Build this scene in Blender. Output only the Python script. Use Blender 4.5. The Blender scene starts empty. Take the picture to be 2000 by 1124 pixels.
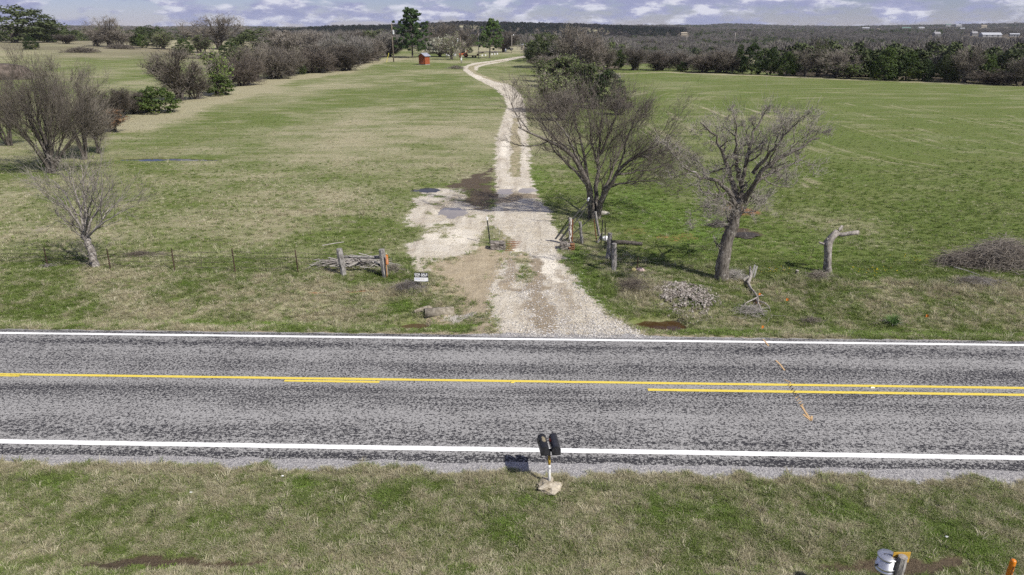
import bpy, bmesh, math, random
import numpy as np
from mathutils import Vector, Matrix

# ------------------------------------------------------------------ camera, sky, sun, exposure
S = bpy.context.scene
COL = S.collection
EYE = 11.0
PITCH = math.radians(20.9)
cam_data = bpy.data.cameras.new("camera")
cam_data.sensor_width = 36.0
cam_data.lens = 24.0
cam_data.clip_start = 0.1
cam_data.clip_end = 20000.0
cam = bpy.data.objects.new("camera", cam_data)
cam.location = (0, 0, EYE)
cam.rotation_euler = (math.pi / 2 - PITCH, 0, 0)
COL.objects.link(cam)
S.camera = cam

SUN_ELEV = math.radians(45)
SUN_AZ = math.radians(130)          # clockwise from +Y: behind and to the right of the viewer
world = bpy.data.worlds.new("World")
S.world = world
world.use_nodes = True
wn = world.node_tree
wn.nodes.clear()
def wnode(t, **kw):
    n = wn.nodes.new(t)
    for k, v in kw.items():
        setattr(n, k, v)
    return n
w_out = wnode('ShaderNodeOutputWorld')
w_bg = wnode('ShaderNodeBackground')
w_sky = wnode('ShaderNodeTexSky', sky_type='NISHITA', sun_disc=False)
w_sky.sun_elevation = SUN_ELEV
w_sky.sun_rotation = SUN_AZ
w_sky.air_density = 1.0
w_sky.dust_density = 0.0
w_sky.ozone_density = 3.0
w_tc = wnode('ShaderNodeTexCoord')
w_map = wnode('ShaderNodeMapping')
w_map.inputs['Scale'].default_value = (1.0, 1.0, 3.4)
wn.links.new(w_tc.outputs['Generated'], w_map.inputs['Vector'])
def wnoise(scale, detail, rough, dist=0.0):
    n = wnode('ShaderNodeTexNoise')
    n.inputs['Scale'].default_value = scale
    n.inputs['Detail'].default_value = detail
    n.inputs['Roughness'].default_value = rough
    n.inputs['Distortion'].default_value = dist
    wn.links.new(w_map.outputs['Vector'], n.inputs['Vector'])
    return n
def wramp(src, stops):
    r = wnode('ShaderNodeValToRGB')
    e = r.color_ramp.elements
    while len(e) < len(stops):
        e.new(0.5)
    for el, (p, c) in zip(e, stops):
        el.position = p
        el.color = (c[0], c[1], c[2], 1)
    wn.links.new(src, r.inputs['Fac'])
    return r
w_tint = wnode('ShaderNodeMix', data_type='RGBA', blend_type='MULTIPLY')
w_tint.inputs['Factor'].default_value = 1.0
w_tint.inputs['B'].default_value = (0.66, 0.69, 1.06, 1)
wn.links.new(w_sky.outputs['Color'], w_tint.inputs['A'])
w_cov = wramp(wnoise(13.0, 10, 0.60, 0.0).outputs['Fac'], [(0.44, (0, 0, 0)), (0.55, (1, 1, 1))])
w_puff = wramp(wnoise(24.0, 10, 0.60, 0.0).outputs['Fac'], [(0.40, (4.4, 4.7, 7.2)), (0.49, (5.3, 5.5, 7.9)), (0.58, (9.6, 9.7, 11.0))])
w_mix = wnode('ShaderNodeMix', data_type='RGBA')
wn.links.new(w_cov.outputs['Color'], w_mix.inputs['Factor'])
wn.links.new(w_tint.outputs['Result'], w_mix.inputs['A'])
wn.links.new(w_puff.outputs['Color'], w_mix.inputs['B'])
wn.links.new(w_mix.outputs['Result'], w_bg.inputs['Color'])
w_bg.inputs['Strength'].default_value = 0.064
wn.links.new(w_bg.outputs['Background'], w_out.inputs['Surface'])

sun_data = bpy.data.lights.new("sun", 'SUN')
sun_data.energy = 5.0
sun_data.angle = math.radians(0.5)
sun_data.color = (1.0, 0.955, 0.88)
sun = bpy.data.objects.new("sun", sun_data)
to_sun = Vector((math.sin(SUN_AZ) * math.cos(SUN_ELEV), math.cos(SUN_AZ) * math.cos(SUN_ELEV), math.sin(SUN_ELEV)))
sun.rotation_euler = to_sun.to_track_quat('Z', 'Y').to_euler()
sun.location = (30, -30, 60)
COL.objects.link(sun)
S.view_settings.view_transform = 'Standard'
S.view_settings.look = 'None'
S.view_settings.exposure = 0.26
S.view_settings.gamma = 1.0
S.view_settings.use_curve_mapping = False

# ------------------------------------------------------------------ numeric helpers
RS = np.random.RandomState(7)
_LAT = np.random.RandomState(11).rand(256, 256)
def vnoise(x, y):
    xi = np.floor(x).astype(int); yi = np.floor(y).astype(int)
    fx = x - xi; fy = y - yi
    fx = fx * fx * (3 - 2 * fx); fy = fy * fy * (3 - 2 * fy)
    a = _LAT[xi % 256, yi % 256]; b = _LAT[(xi + 1) % 256, yi % 256]
    c = _LAT[xi % 256, (yi + 1) % 256]; d = _LAT[(xi + 1) % 256, (yi + 1) % 256]
    return (a * (1 - fx) + b * fx) * (1 - fy) + (c * (1 - fx) + d * fx) * fy
def fbm(x, y, oct=4, gain=0.5, off=0.0):
    x = np.asarray(x, float) + off; y = np.asarray(y, float) + off * 1.7
    t = 0.0; amp = 1.0; tot = 0.0
    for k in range(oct):
        t = t + amp * vnoise(x * 2 ** k + 17.3 * k, y * 2 ** k - 9.1 * k)
        tot += amp; amp *= gain
    return t / tot
def sstep(x, a, b):
    t = np.clip((x - a) / (b - a), 0, 1)
    return t * t * (3 - 2 * t)
ROAD_YAW = math.radians(1.6)
CR, SR = math.cos(ROAD_YAW), math.sin(ROAD_YAW)
def across(x, y): return y * CR + x * SR        # distance from the viewer's side, square to the road
def along(x, y): return x * CR - y * SR
def road_xy(t, s): return (t * CR + s * SR, s * CR - t * SR)
ROAD_NEAR, ROAD_FAR = 15.42, 23.72

def seg_dist(x, y, pts):
    d = np.full(np.shape(x), 1e9)
    for (ax, ay), (bx, by) in zip(pts[:-1], pts[1:]):
        vx, vy = bx - ax, by - ay
        t = np.clip(((x - ax) * vx + (y - ay) * vy) / (vx * vx + vy * vy + 1e-9), 0, 1)
        d = np.minimum(d, np.hypot(x - ax - t * vx, y - ay - t * vy))
    return d
def poly_sd(x, y, poly):                         # signed distance, negative inside
    d = seg_dist(x, y, list(poly) + [poly[0]])
    ins = np.zeros(np.shape(x), bool)
    n = len(poly)
    for i in range(n):
        ax, ay = poly[i]; bx, by = poly[(i + 1) % n]
        if abs(by - ay) < 1e-12:
            continue
        c = ((ay > y) != (by > y)) & (x < (bx - ax) * (y - ay) / (by - ay) + ax)
        ins ^= c
    return np.where(ins, -d, d)

# ------------------------------------------------------------------ the lie of the land
def flat(u, v):                                   # where a sight line meets level ground
    rx = (u - 1000) / 1333.0; ry = -(v - 562) / 1333.0
    dx, dy, dz = rx, math.cos(PITCH) + ry * math.sin(PITCH), -math.sin(PITCH) + ry * math.cos(PITCH)
    k = -EYE / dz
    return (dx * k, dy * k)
DRIVE = [(985, 668), (960, 630), (955, 600), (962, 565), (980, 530), (990, 500), (975, 487), (968, 470), (955, 430), (963, 400), (968, 370), (966, 330), (969, 280),
         (982, 235), (990, 210), (985, 190), (965, 172), (935, 157), (915, 146), (906, 139), (904, 131), (922, 124), (965, 118.5), (1010, 111.5), (1040, 107),
         (1048, 109), (1012, 115), (985, 121), (950, 127), (934, 132), (932, 139), (945, 147), (972, 156), (1003, 170), (1018, 185), (1026, 208), (1028, 232),
         (1031, 280), (1037, 330), (1042, 370), (1066, 400), (1086, 440), (1098, 470), (1092, 490), (1108, 520), (1138, 560), (1175, 600), (1215, 630), (1265, 655), (1265, 668)]
DRIVE = [flat(*p) for p in DRIVE]
TURNOUT = [(842, 368), (880, 372), (905, 366), (918, 395), (950, 405), (958, 440), (950, 478), (915, 495), (885, 500), (850, 512), (822, 528), (800, 505),
           (795, 488), (812, 470), (828, 452), (806, 440), (798, 425), (820, 405), (812, 392)]
TURNOUT = [flat(*p) for p in TURNOUT]
PATCHGREEN = [flat(*p) for p in [(948, 452), (962, 445), (990, 462), (1000, 480), (988, 500), (965, 505), (945, 485)]]
MUDDY = [flat(*p) for p in [(868, 362), (905, 345), (967, 325), (968, 375), (966, 408), (940, 416), (905, 400), (915, 376)]]
DIRTSIDE = [flat(*p) for p in [(905, 498), (950, 486), (995, 500), (980, 560), (965, 600), (968, 650), (930, 615), (905, 585), (875, 555), (835, 528), (870, 508)]]
HOLES = [  # u, v, half width u px, length across (m), depth
    (806, 617, 30, 0.75, 0.42), (1284, 618, 62, 0.85, 0.34), (318, 311, 100, 0.85, 0.42), (834, 371, 26, 0.75, 0.16), (882, 416, 30, 1.2, 0.12),
    (985, 373, 18, 0.9, 0.10), (1032, 371, 20, 0.8, 0.10), (1008, 562, 30, 0.5, 0.10)]
HOLE_W = []
for (u, v, hw, ly, dep) in HOLES:
    x, y = flat(u, v); x2, _ = flat(u + hw, v)
    HOLE_W.append((x, y, x2 - x, ly, dep))
HILL1 = ([-900, 300, 560, 640, 760, 850, 900, 1000, 1100, 1200, 1320, 1400, 2000, 3000], [52, 54, 56, 49.5, 48.5, 44, 40.5, 42, 44.5, 48, 52.5, 56, 57, 57])
HILL2 = ([-900, 0, 100, 180, 300, 450, 560, 1000, 1380, 1420, 1480, 1550, 1650, 1800, 1900, 2000, 3000],
         [50, 51, 50.5, 51, 52.5, 51, 53, 51, 49, 46, 48, 50, 51.5, 49.5, 48.5, 46, 46])
def terrain(x, y):
    x = np.asarray(x, float); y = np.asarray(y, float)
    s = across(x, y)
    z = np.interp(s, [-60, 8, 10.9, 12.2, 13.4, 15.2, 15.7, 16.0, 23.2, 23.5, 24.3, 25.6, 27.4, 30.0, 36],
                     [0.1, 0.0, -0.10, -0.40, -0.22, -0.02, -0.01, -0.09, -0.09, -0.015, -0.14, -0.46, -0.2, 0.0, 0.0])
    dr = poly_sd(x, y, DRIVE)
    up = sstep(-dr, -1.6, 0.2) * sstep(s, 23.3, 23.7)
    z = z * (1 - up) + (-0.012) * up
    r = np.hypot(x, y)
    off = np.where((s > ROAD_NEAR - 0.4) & (s < ROAD_FAR + 0.4), 0.0, 1.0)
    verge = sstep(s, 23.9, 25.2) * (1 - sstep(s, 29, 36)) + sstep(15.1 - s, 0, 1.0)
    z = z + off * ((fbm(x * 1.1, y * 1.1, 3) - 0.5) * (0.05 + 0.16 * verge * (1 - up)) + (fbm(x * 0.13, y * 0.13, 2, 0.5, 3.3) - 0.5) * 0.22 * sstep(s, 26, 40) * (1 - up))
    z = z + 0.06 * sstep(-np.abs(dr + 0.5), -0.5, 0) * 0.3 * up
    for (hx, hy, rx, ry, dep) in HOLE_W:
        nf = min(1.6, 2.2 / rx)
        q = ((x - hx) / rx) ** 2 + ((y - hy) / ry) ** 2 + (fbm(x * nf, y * nf * 1.4, 3, 0.6, 9.0) - 0.5) * 2.0
        z = z - dep * (1 - sstep(q, 0.25, 1.7))
    # rise of the pasture at the left, dip of the wooded valley, far ridges
    z = z + 4.2 * sstep(-x - 0.18 * y, 25, 110) * sstep(y, 110, 300) * (1 - sstep(r, 420, 760))
    z = z - 9.5 * sstep(x, 10, 60) * sstep(y, 170, 420) - 9.5 * sstep(r, 430, 800) * (1 - sstep(x, 10, 60))
    uu = 1000 + 1427 * x / np.maximum(y, 1.0)
    uu = np.where(y < 1, 3000 * np.sign(x), uu)
    h1 = 3.0 + (53 - np.interp(uu, *HILL1)) * 1500 / 1427
    h2 = 3.0 + (53 - np.interp(uu, *HILL2)) * 3100 / 1427
    w1 = sstep(r, 900, 1500); w2 = sstep(r, 1900, 3100)
    base = z
    z = base * (1 - w1) + np.maximum(h1, -6) * w1
    z = z * (1 - w2) + h2 * w2
    z = z + w1 * (fbm(x * 0.004, y * 0.004, 3) - 0.5) * 5 + sstep(r, 300, 700) * (fbm(x * 0.008, y * 0.008, 2, 0.5, 5) - 0.5) * 3
    return z
def T(x, y): return float(terrain(np.array([x]), np.array([y]))[0])
def ray(u, v):
    rx = (u - 1000) / 1333.0; ry = -(v - 562) / 1333.0
    return np.array([rx, math.cos(PITCH) + ry * math.sin(PITCH), -math.sin(PITCH) + ry * math.cos(PITCH)])
def spot(u, v):                                   # where a sight line meets the ground
    d = ray(u, v)
    k = np.concatenate([np.arange(9, 60, 0.25), np.arange(60, 400, 1.0), np.arange(400, 5000, 6.0)])
    zz = EYE + d[2] * k
    g = terrain(d[0] * k, d[1] * k)
    hit = np.nonzero(zz < g)[0]
    if not len(hit) or hit[0] == 0:
        return flat(u, v)
    i = hit[0]
    a0 = zz[i - 1] - g[i - 1]; a1 = zz[i] - g[i]
    kk = k[i - 1] + (k[i] - k[i - 1]) * a0 / (a0 - a1)
    return (d[0] * kk, d[1] * kk)
def on(u, v):
    x, y = spot(u, v)
    return Vector((x, y, T(x, y)))
def above(u, v, y):                               # point of the sight line at depth y
    d = ray(u, v); k = y / d[1]
    return Vector((d[0] * k, y, EYE + d[2] * k))

RMIN = ([-3000, -900, -200, 0, 480, 520, 560, 640, 700, 745, 770, 800, 1020, 1030, 1060, 1180, 1215, 1235, 1480, 1495, 1560, 2000, 2600, 5000],
        [300, 300, 330, 470, 470, 330, 270, 225, 225, 280, 340, 420, 430, 240, 195, 195, 210, 430, 430, 200, 182, 176, 178, 200])
def wood_in(x, y):                                # metres past the edge of the wood
    uu = 1000 + 1427 * x / np.maximum(y, 1.0)
    uu = np.where(y < 20, 5000 * np.sign(x), uu)
    return np.hypot(x, y) - np.interp(uu, *RMIN)
def glade(x, y): return sstep(fbm(x * .006, y * .006, 3, .5, 40), .36, .31) * sstep(np.hypot(x, y), 300, 360)
# ------------------------------------------------------------------ object helpers
def tag(o, label=None, cat=None, group=None, kind=None):
    if label: o['label'] = label
    if cat: o['category'] = cat
    if group: o['group'] = group
    if kind: o['kind'] = kind
    return o
def link(name, me, parent=None):
    o = bpy.data.objects.new(name, me)
    COL.objects.link(o)
    if parent is not None:
        o.parent = parent
    return o
def thing(name, label, cat, loc=(0, 0, 0), rz=0.0, group=None):
    o = bpy.data.objects.new(name, None)
    o.empty_display_size = 0.2
    o.location = loc
    o.rotation_euler = (0, 0, rz)
    COL.objects.link(o)
    return tag(o, label, cat, group)
def np_mesh(name, verts, quads=None, tris=None, mat=None, smooth=True):
    me = bpy.data.meshes.new(name)
    verts = np.asarray(verts, np.float32)
    q = np.zeros((0, 4), np.int32) if quads is None else np.asarray(quads, np.int32)
    t = np.zeros((0, 3), np.int32) if tris is None else np.asarray(tris, np.int32)
    me.vertices.add(len(verts)); me.vertices.foreach_set('co', verts.ravel())
    nl = q.size + t.size
    me.loops.add(nl)
    me.loops.foreach_set('vertex_index', np.concatenate([q.ravel(), t.ravel()]).astype(np.int32))
    me.polygons.add(len(q) + len(t))
    st = np.concatenate([np.arange(len(q)) * 4, len(q) * 4 + np.arange(len(t)) * 3]).astype(np.int32)
    me.polygons.foreach_set('loop_start', st)
    me.polygons.foreach_set('use_smooth', np.full(len(q) + len(t), smooth))
    me.update(calc_edges=True)
    if mat is not None:
        me.materials.append(mat)
    return me
def fattr(me, name, vals):
    a = me.attributes.new(name, 'FLOAT', 'POINT')
    a.data.foreach_set('value', np.asarray(vals, np.float32))

class MB:
    def __init__(self):
        self.v = []; self.f = []
    def add(self, vs, fs):
        b = len(self.v)
        self.v += [tuple(p) for p in vs]
        self.f += [tuple(b + i for i in f) for f in fs]
        return self
    def box(self, c, size, rot=None, taper=1.0):
        x, y, z = (s / 2 for s in size)
        vs = [Vector(p) for p in [(-x, -y, -z), (x, -y, -z), (x, y, -z), (-x, y, -z), (-x * taper, -y * taper, z), (x * taper, -y * taper, z), (x * taper, y * taper, z), (-x * taper, y * taper, z)]]
        if rot is not None:
            vs = [rot @ p for p in vs]
        c = Vector(c)
        return self.add([c + p for p in vs], [(0, 3, 2, 1), (4, 5, 6, 7), (0, 1, 5, 4), (1, 2, 6, 5), (2, 3, 7, 6), (3, 0, 4, 7)])
    def tube(self, pts, rad, n=8, cap=True, jit=0.0, rng=random):
        pts = [Vector(p) for p in pts]
        if not hasattr(rad, '__len__'):
            rad = [rad] * len(pts)
        vs = []; ref = Vector((0.31, 0.17, 0.93))
        for i, p in enumerate(pts):
            d = (pts[min(i + 1, len(pts) - 1)] - pts[max(i - 1, 0)]).normalized()
            if abs(d.dot(ref)) > 0.95:
                ref = Vector((0.9, 0.3, 0.1))
            a = d.cross(ref).normalized(); b = d.cross(a)
            for k in range(n):
                t = 2 * math.pi * k / n
                r = rad[i] * (1 + jit * (rng.random() - 0.5))
                vs.append(p + a * math.cos(t) * r + b * math.sin(t) * r)
        fs = []
        for i in range(len(pts) - 1):
            for k in range(n):
                fs.append((i * n + k, i * n + (k + 1) % n, (i + 1) * n + (k + 1) % n, (i + 1) * n + k))
        if cap:
            fs.append(tuple(range(n - 1, -1, -1)))
            fs.append(tuple((len(pts) - 1) * n + k for k in range(n)))
        return self.add(vs, fs)
    def lathe(self, prof, n=24, c=(0, 0, 0)):
        c = Vector(c); vs = []; fs = []
        for (r, z) in prof:
            for k in range(n):
                t = 2 * math.pi * k / n
                vs.append(c + Vector((r * math.cos(t), r * math.sin(t), z)))
        for i in range(len(prof) - 1):
            for k in range(n):
                fs.append((i * n + k, i * n + (k + 1) % n, (i + 1) * n + (k + 1) % n, (i + 1) * n + k))
        fs.append(tuple(range(n - 1, -1, -1)))
        fs.append(tuple((len(prof) - 1) * n + k for k in range(n)))
        return self.add(vs, fs)
    def prism(self, outline, a, b, axis='y'):     # outline in the two other axes, from a to b
        def P(p, q, w): return {'y': (p, w, q), 'x': (w, p, q), 'z': (p, q, w)}[axis]
        n = len(outline)
        vs = [P(p, q, a) for p, q in outline] + [P(p, q, b) for p, q in outline]
        fs = [tuple(range(n)), tuple(range(2 * n - 1, n - 1, -1))] + [(i, (i + 1) % n, n + (i + 1) % n, n + i) for i in range(n)]
        return self.add(vs, fs)
    def mesh(self, name, mat, smooth=False, bevel=0.0):
        me = bpy.data.meshes.new(name)
        me.from_pydata(self.v, [], self.f)
        bm = bmesh.new(); bm.from_mesh(me)
        bmesh.ops.recalc_face_normals(bm, faces=bm.faces)
        if bevel:
            bmesh.ops.bevel(bm, geom=[e for e in bm.edges if len(e.link_faces) == 2 and e.calc_face_angle(0) > 0.5], offset=bevel, segments=2, affect='EDGES', profile=0.5)
        bm.to_mesh(me); bm.free()
        if smooth:
            me.polygons.foreach_set('use_smooth', [True] * len(me.polygons))
        me.materials.append(mat)
        return me
    def build(self, name, mat, parent=None, smooth=False, bevel=0.0):
        return link(name, self.mesh(name, mat, smooth, bevel), parent)
def dup(root, loc, rz=0.0, scale=None, label=None, group=None):
    r = root.copy(); COL.objects.link(r)
    r.location = loc; r.rotation_euler = (0, 0, rz)
    if scale is not None: r.scale = scale
    if label: r['label'] = label
    if group: r['group'] = group
    for ch in list(root.children):
        c = ch.copy(); COL.objects.link(c); c.parent = r
        for g in ch.children:
            d = g.copy(); COL.objects.link(d); d.parent = c
    return r

# ------------------------------------------------------------------ materials
class NT:
    def __init__(self, name):
        self.m = bpy.data.materials.new(name)
        self.m.use_nodes = True
        self.t = self.m.node_tree
        self.b = self.t.nodes['Principled BSDF']
        self.out = self.t.nodes['Material Output']
    def n(self, typ, **kw):
        x = self.t.nodes.new(typ)
        for k, v in kw.items(): setattr(x, k, v)
        return x
    def set(self, sock, v):
        if isinstance(v, bpy.types.NodeSocket): self.t.links.new(v, sock)
        elif hasattr(v, '__len__') and len(v) == 3 and sock.type == 'RGBA': sock.default_value = (*v, 1)
        else: sock.default_value = v
    def coord(self, which='Object'):
        return self.n('ShaderNodeTexCoord').outputs[which]
    def mapping(self, vec, scale=(1, 1, 1), rot=(0, 0, 0)):
        m = self.n('ShaderNodeMapping')
        self.set(m.inputs['Vector'], vec); m.inputs['Scale'].default_value = scale; m.inputs['Rotation'].default_value = rot
        return m.outputs['Vector']
    def noise(self, vec, scale, detail=4, rough=0.55, dist=0.0):
        x = self.n('ShaderNodeTexNoise')
        self.set(x.inputs['Vector'], vec)
        x.inputs['Scale'].default_value = scale; x.inputs['Detail'].default_value = detail
        x.inputs['Roughness'].default_value = rough; x.inputs['Distortion'].default_value = dist
        return x.outputs['Fac']
    def voro(self, vec, scale, feature='F1', out='Distance', rand=1.0):
        x = self.n('ShaderNodeTexVoronoi', feature=feature)
        self.set(x.inputs['Vector'], vec); x.inputs['Scale'].default_value = scale
        x.inputs['Randomness'].default_value = rand
        return x.outputs[out]
    def math(self, op, a, b=0.0, c=0.0, clamp=False):
        x = self.n('ShaderNodeMath', operation=op, use_clamp=clamp)
        self.set(x.inputs[0], a); self.set(x.inputs[1], b); self.set(x.inputs[2], c)
        return x.outputs[0]
    def ramp(self, fac, lo, hi, a=0.0, b=1.0, smooth=True):
        x = self.n('ShaderNodeMapRange', interpolation_type='SMOOTHSTEP' if smooth else 'LINEAR')
        self.set(x.inputs['Value'], fac)
        x.inputs['From Min'].default_value = lo; x.inputs['From Max'].default_value = hi
        x.inputs['To Min'].default_value = a; x.inputs['To Max'].default_value = b
        return x.outputs['Result']
    def mix(self, f, a, b, blend='MIX'):
        x = self.n('ShaderNodeMix', data_type='RGBA', blend_type=blend)
        self.set(x.inputs['Factor'], f); self.set(x.inputs['A'], a); self.set(x.inputs['B'], b)
        return x.outputs['Result']
    def attr(self, name, typ='GEOMETRY', out='Fac'):
        x = self.n('ShaderNodeAttribute', attribute_type=typ); x.attribute_name = name
        return x.outputs[out]
    def bump(self, h, strength=0.5, dist=0.02):
        x = self.n('ShaderNodeBump')
        x.inputs['Strength'].default_value = strength; x.inputs['Distance'].default_value = dist
        self.set(x.inputs['Height'], h)
        self.t.links.new(x.outputs['Normal'], self.b.inputs['Normal'])
    def fin(self, col, rough=0.85, spec=0.25, metal=0.0):
        self.set(self.b.inputs['Base Color'], col)
        self.set(self.b.inputs['Roughness'], rough)
        self.b.inputs['Specular IOR Level'].default_value = spec
        self.b.inputs['Metallic'].default_value = metal
        return self.m
def worn(name, c1, c2, scale=8.0, stretch=(1, 1, 1), rough=0.8, bump=0.3, metal=0.0, spec=0.3, lo=0.35, hi=0.65, bdist=0.01, rand=0.0):
    k = NT(name)
    v = k.mapping(k.coord(), stretch)
    f = k.noise(v, scale, 6, 0.65)
    col = k.mix(k.ramp(f, lo, hi), c1, c2)
    if rand:
        ri = k.n('ShaderNodeObjectInfo').outputs['Random']
        br = k.ramp(ri, 0, 1, 1 - rand, 1 + rand, False)
        vm = k.n('ShaderNodeVectorMath', operation='SCALE')
        k.set(vm.inputs[0], col); k.set(vm.inputs['Scale'], br)
        col = vm.outputs['Vector']
    if bump:
        k.bump(f, bump, bdist)
    return k.fin(col, rough, spec, metal)
S.cycles.use_denoising = False
S.cycles.max_bounces = 5
S.cycles.diffuse_bounces = 2
S.cycles.glossy_bounces = 2
S.cycles.transmission_bounces = 2
S.cycles.transparent_max_bounces = 8
S.cycles.use_adaptive_sampling = True
S.cycles.adaptive_threshold = 0.02
S.cycles.caustics_reflective = False
S.cycles.caustics_refractive = False

# ------------------------------------------------------------------ what grows or lies where (shared by ground and grass)
def blob(x, y, lst):
    m = np.zeros(np.shape(x))
    dwx = (fbm(x * 1.1, y * 1.1, 4, .65, 21) - .5); dwy = (fbm(x * 1.1, y * 1.1, 4, .65, 27) - .5)
    for (u, v, ru, ry, st) in lst:
        bx, by = flat(u, v); bx2, _ = flat(u + ru, v)
        ax_ = bx2 - bx; wx_ = min(2.6, ax_ * 1.3); wy_ = min(2.6, ry * 1.8)
        q = np.hypot((x - bx + dwx * wx_) / ax_, (y - by + dwy * wy_) / ry)
        m = np.maximum(m, st * (1 - sstep(q, 0.35, 1.25)))
    return m
RED = [(1445, 408, 45, 2.2, .8), (1478, 585, 14, .5, .8), (700, 565, 60, .22, .75), (620, 566, 36, .2, .7), (1320, 462, 60, 1.6, .55), (1245, 450, 45, 2.0, .5), (1170, 470, 40, 1.5, .35),
       (1100, 118, 30, 6, .4), (150, 925, 24, .35, .5), (1560, 520, 40, .7, .35), (1300, 520, 60, .8, .4)]
MUD = [(300, 1078, 130, .40, 1.0), (190, 1080, 90, .22, .9), (430, 1080, 120, .22, .95), (560, 1082, 90, .16, .8), (60, 1085, 40, .2, .5), (480, 1082, 80, .25, .8), (1790, 1082, 160, .36, 1.0), (1640, 1085, 70, .25, .8), (940, 1092, 30, .1, .4), (545, 455, 80, 1.6, .5), (1448, 452, 42, 1.3, .95),
       (935, 385, 40, 4.0, .8), (1015, 378, 40, 1.6, .6), (1010, 565, 16, .3, .5), (1110, 655, 26, .14, .6), (800, 613, 26, .5, .6), (280, 308, 140, 2.2, .5), (1280, 616, 60, .9, .55), (620, 480, 30, 1.2, .2)]
LUSH = [(1350, 440, 130, 7, .8), (1160, 560, 60, 2.6, .8), (1040, 350, 50, 9, .55), (1250, 400, 90, 6, .7), (1650, 640, 500, .55, .6), (1540, 470, 120, 6, .5), (460, 615, 240, .5, .75), (860, 628, 120, .4, .6),
        (370, 552, 14, .4, 1.0), (970, 482, 22, 1.6, .9), (1000, 500, 10, 2.2, .4), (1690, 530, 90, 1.6, .6), (1130, 505, 36, 2.2, .8), (770, 590, 36, .7, .8), (130, 590, 60, .6, .4),
        (1880, 1040, 70, .7, .8), (150, 930, 70, .5, .6), (840, 940, 26, .3, .5), (590, 940, 40, .3, .5), (1290, 985, 80, .5, .6), (1650, 985, 90, .5, .6), (1420, 1000, 50, .5, .5), (300, 1080, 70, .28, .9),
        (1930, 940, 60, .4, .4), (1000, 1010, 60, .6, .4), (1060, 970, 70, .3, .5), (760, 960, 40, .4, .4), (400, 1000, 60, .5, .35)]
DRYP = [(580, 385, 190, 2.2, .5), (620, 418, 160, .9, .6), (560, 455, 90, 1.5, .35), (1560, 440, 240, 3.0, .45), (700, 530, 90, .7, .4), (1870, 560, 140, 1.2, .55), (1240, 565, 60, 1.0, .8), (800, 565, 50, .9, .7),
        (1590, 553, 80, .8, .5), (1390, 450, 30, 1.2, .6), (1585, 355, 14, 1.6, .9), (1570, 362, 9, 1.0, .9), (1540, 425, 80, 1.8, .4), (650, 290, 120, 9, .25), (520, 180, 120, 14, .5), (650, 170, 90, 10, .5),
        (820, 165, 60, 6, .4), (300, 230, 90, 12, .5), (120, 100, 260, 30, .7), (300, 110, 160, 20, .5), (880, 122, 60, 5, .3), (1080, 132, 45, 9, .75), (1250, 112, 150, 60, .45)]
STONE_PATCH = [(1335, 575, 70, 1.5, .62), (1290, 560, 40, .8, .5), (1395, 440, 22, .8, .5), (890, 605, 52, .55, .75)]
STRIPS = [([(1004, 345), (1008, 300), (1005, 262), (1008, 232)], .36), ([(1020, 495), (1028, 520), (1026, 548)], .25), ([(985, 163), (952, 152.5), (932, 144), (920, 136), (921, 130), (940, 125.2), (985, 119)], .8)]
STRIPS = [([flat(*p) for p in pts], w) for pts, w in STRIPS]
FRINGE = [([(1185, 146), (1300, 141), (1450, 147), (1600, 153), (1800, 161), (2050, 170)], 3.0), ([(250, 250), (320, 222), (430, 190), (540, 157), (660, 141), (700, 128), (780, 114)], 6.0), ([(0, 90), (200, 97), (420, 114), (560, 112)], 26.0)]
FRINGE = [([flat(*p) for p in pts], w) for pts, w in FRINGE]
RUTS = [([(1050, 510), (1046, 550), (1050, 590), (1062, 625), (1075, 655)], .75, .95), ([(1000, 470), (1003, 500), (1000, 530), (990, 560), (1010, 565)], .6, .7), ([(1010, 345), (1008, 300), (1006, 240)], .5, .8),
        ([(970, 395), (1010, 382), (1060, 385)], 1.2, .9), ([(1030, 430), (1050, 460)], .8, .4), ([(975, 345), (972, 300), (985, 240)], .35, .45), ([(1120, 600), (1100, 560), (1085, 530)], .5, .6), ([(880, 420), (850, 400), (900, 385)], 1.3, .55),
        ([(880, 520), (930, 500), (975, 505)], .8, .6), ([(1080, 648), (1130, 656), (1200, 657)], .3, .7), ([(1035, 655), (1020, 620), (1005, 590)], .35, .5)]
RUTS = [([flat(*p) for p in pts], w, s_) for pts, w, s_ in RUTS]
PALE = [(1073, 515, 26, 2.4, 1.0), (1008, 495, 22, 1.2, .8), (880, 465, 60, 2.6, .7), (985, 290, 14, 8, .8), (1022, 310, 12, 7, .6), (1060, 440, 30, 3, .5), (1090, 545, 16, .8, .8), (940, 150, 50, 14, .6)]
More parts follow.
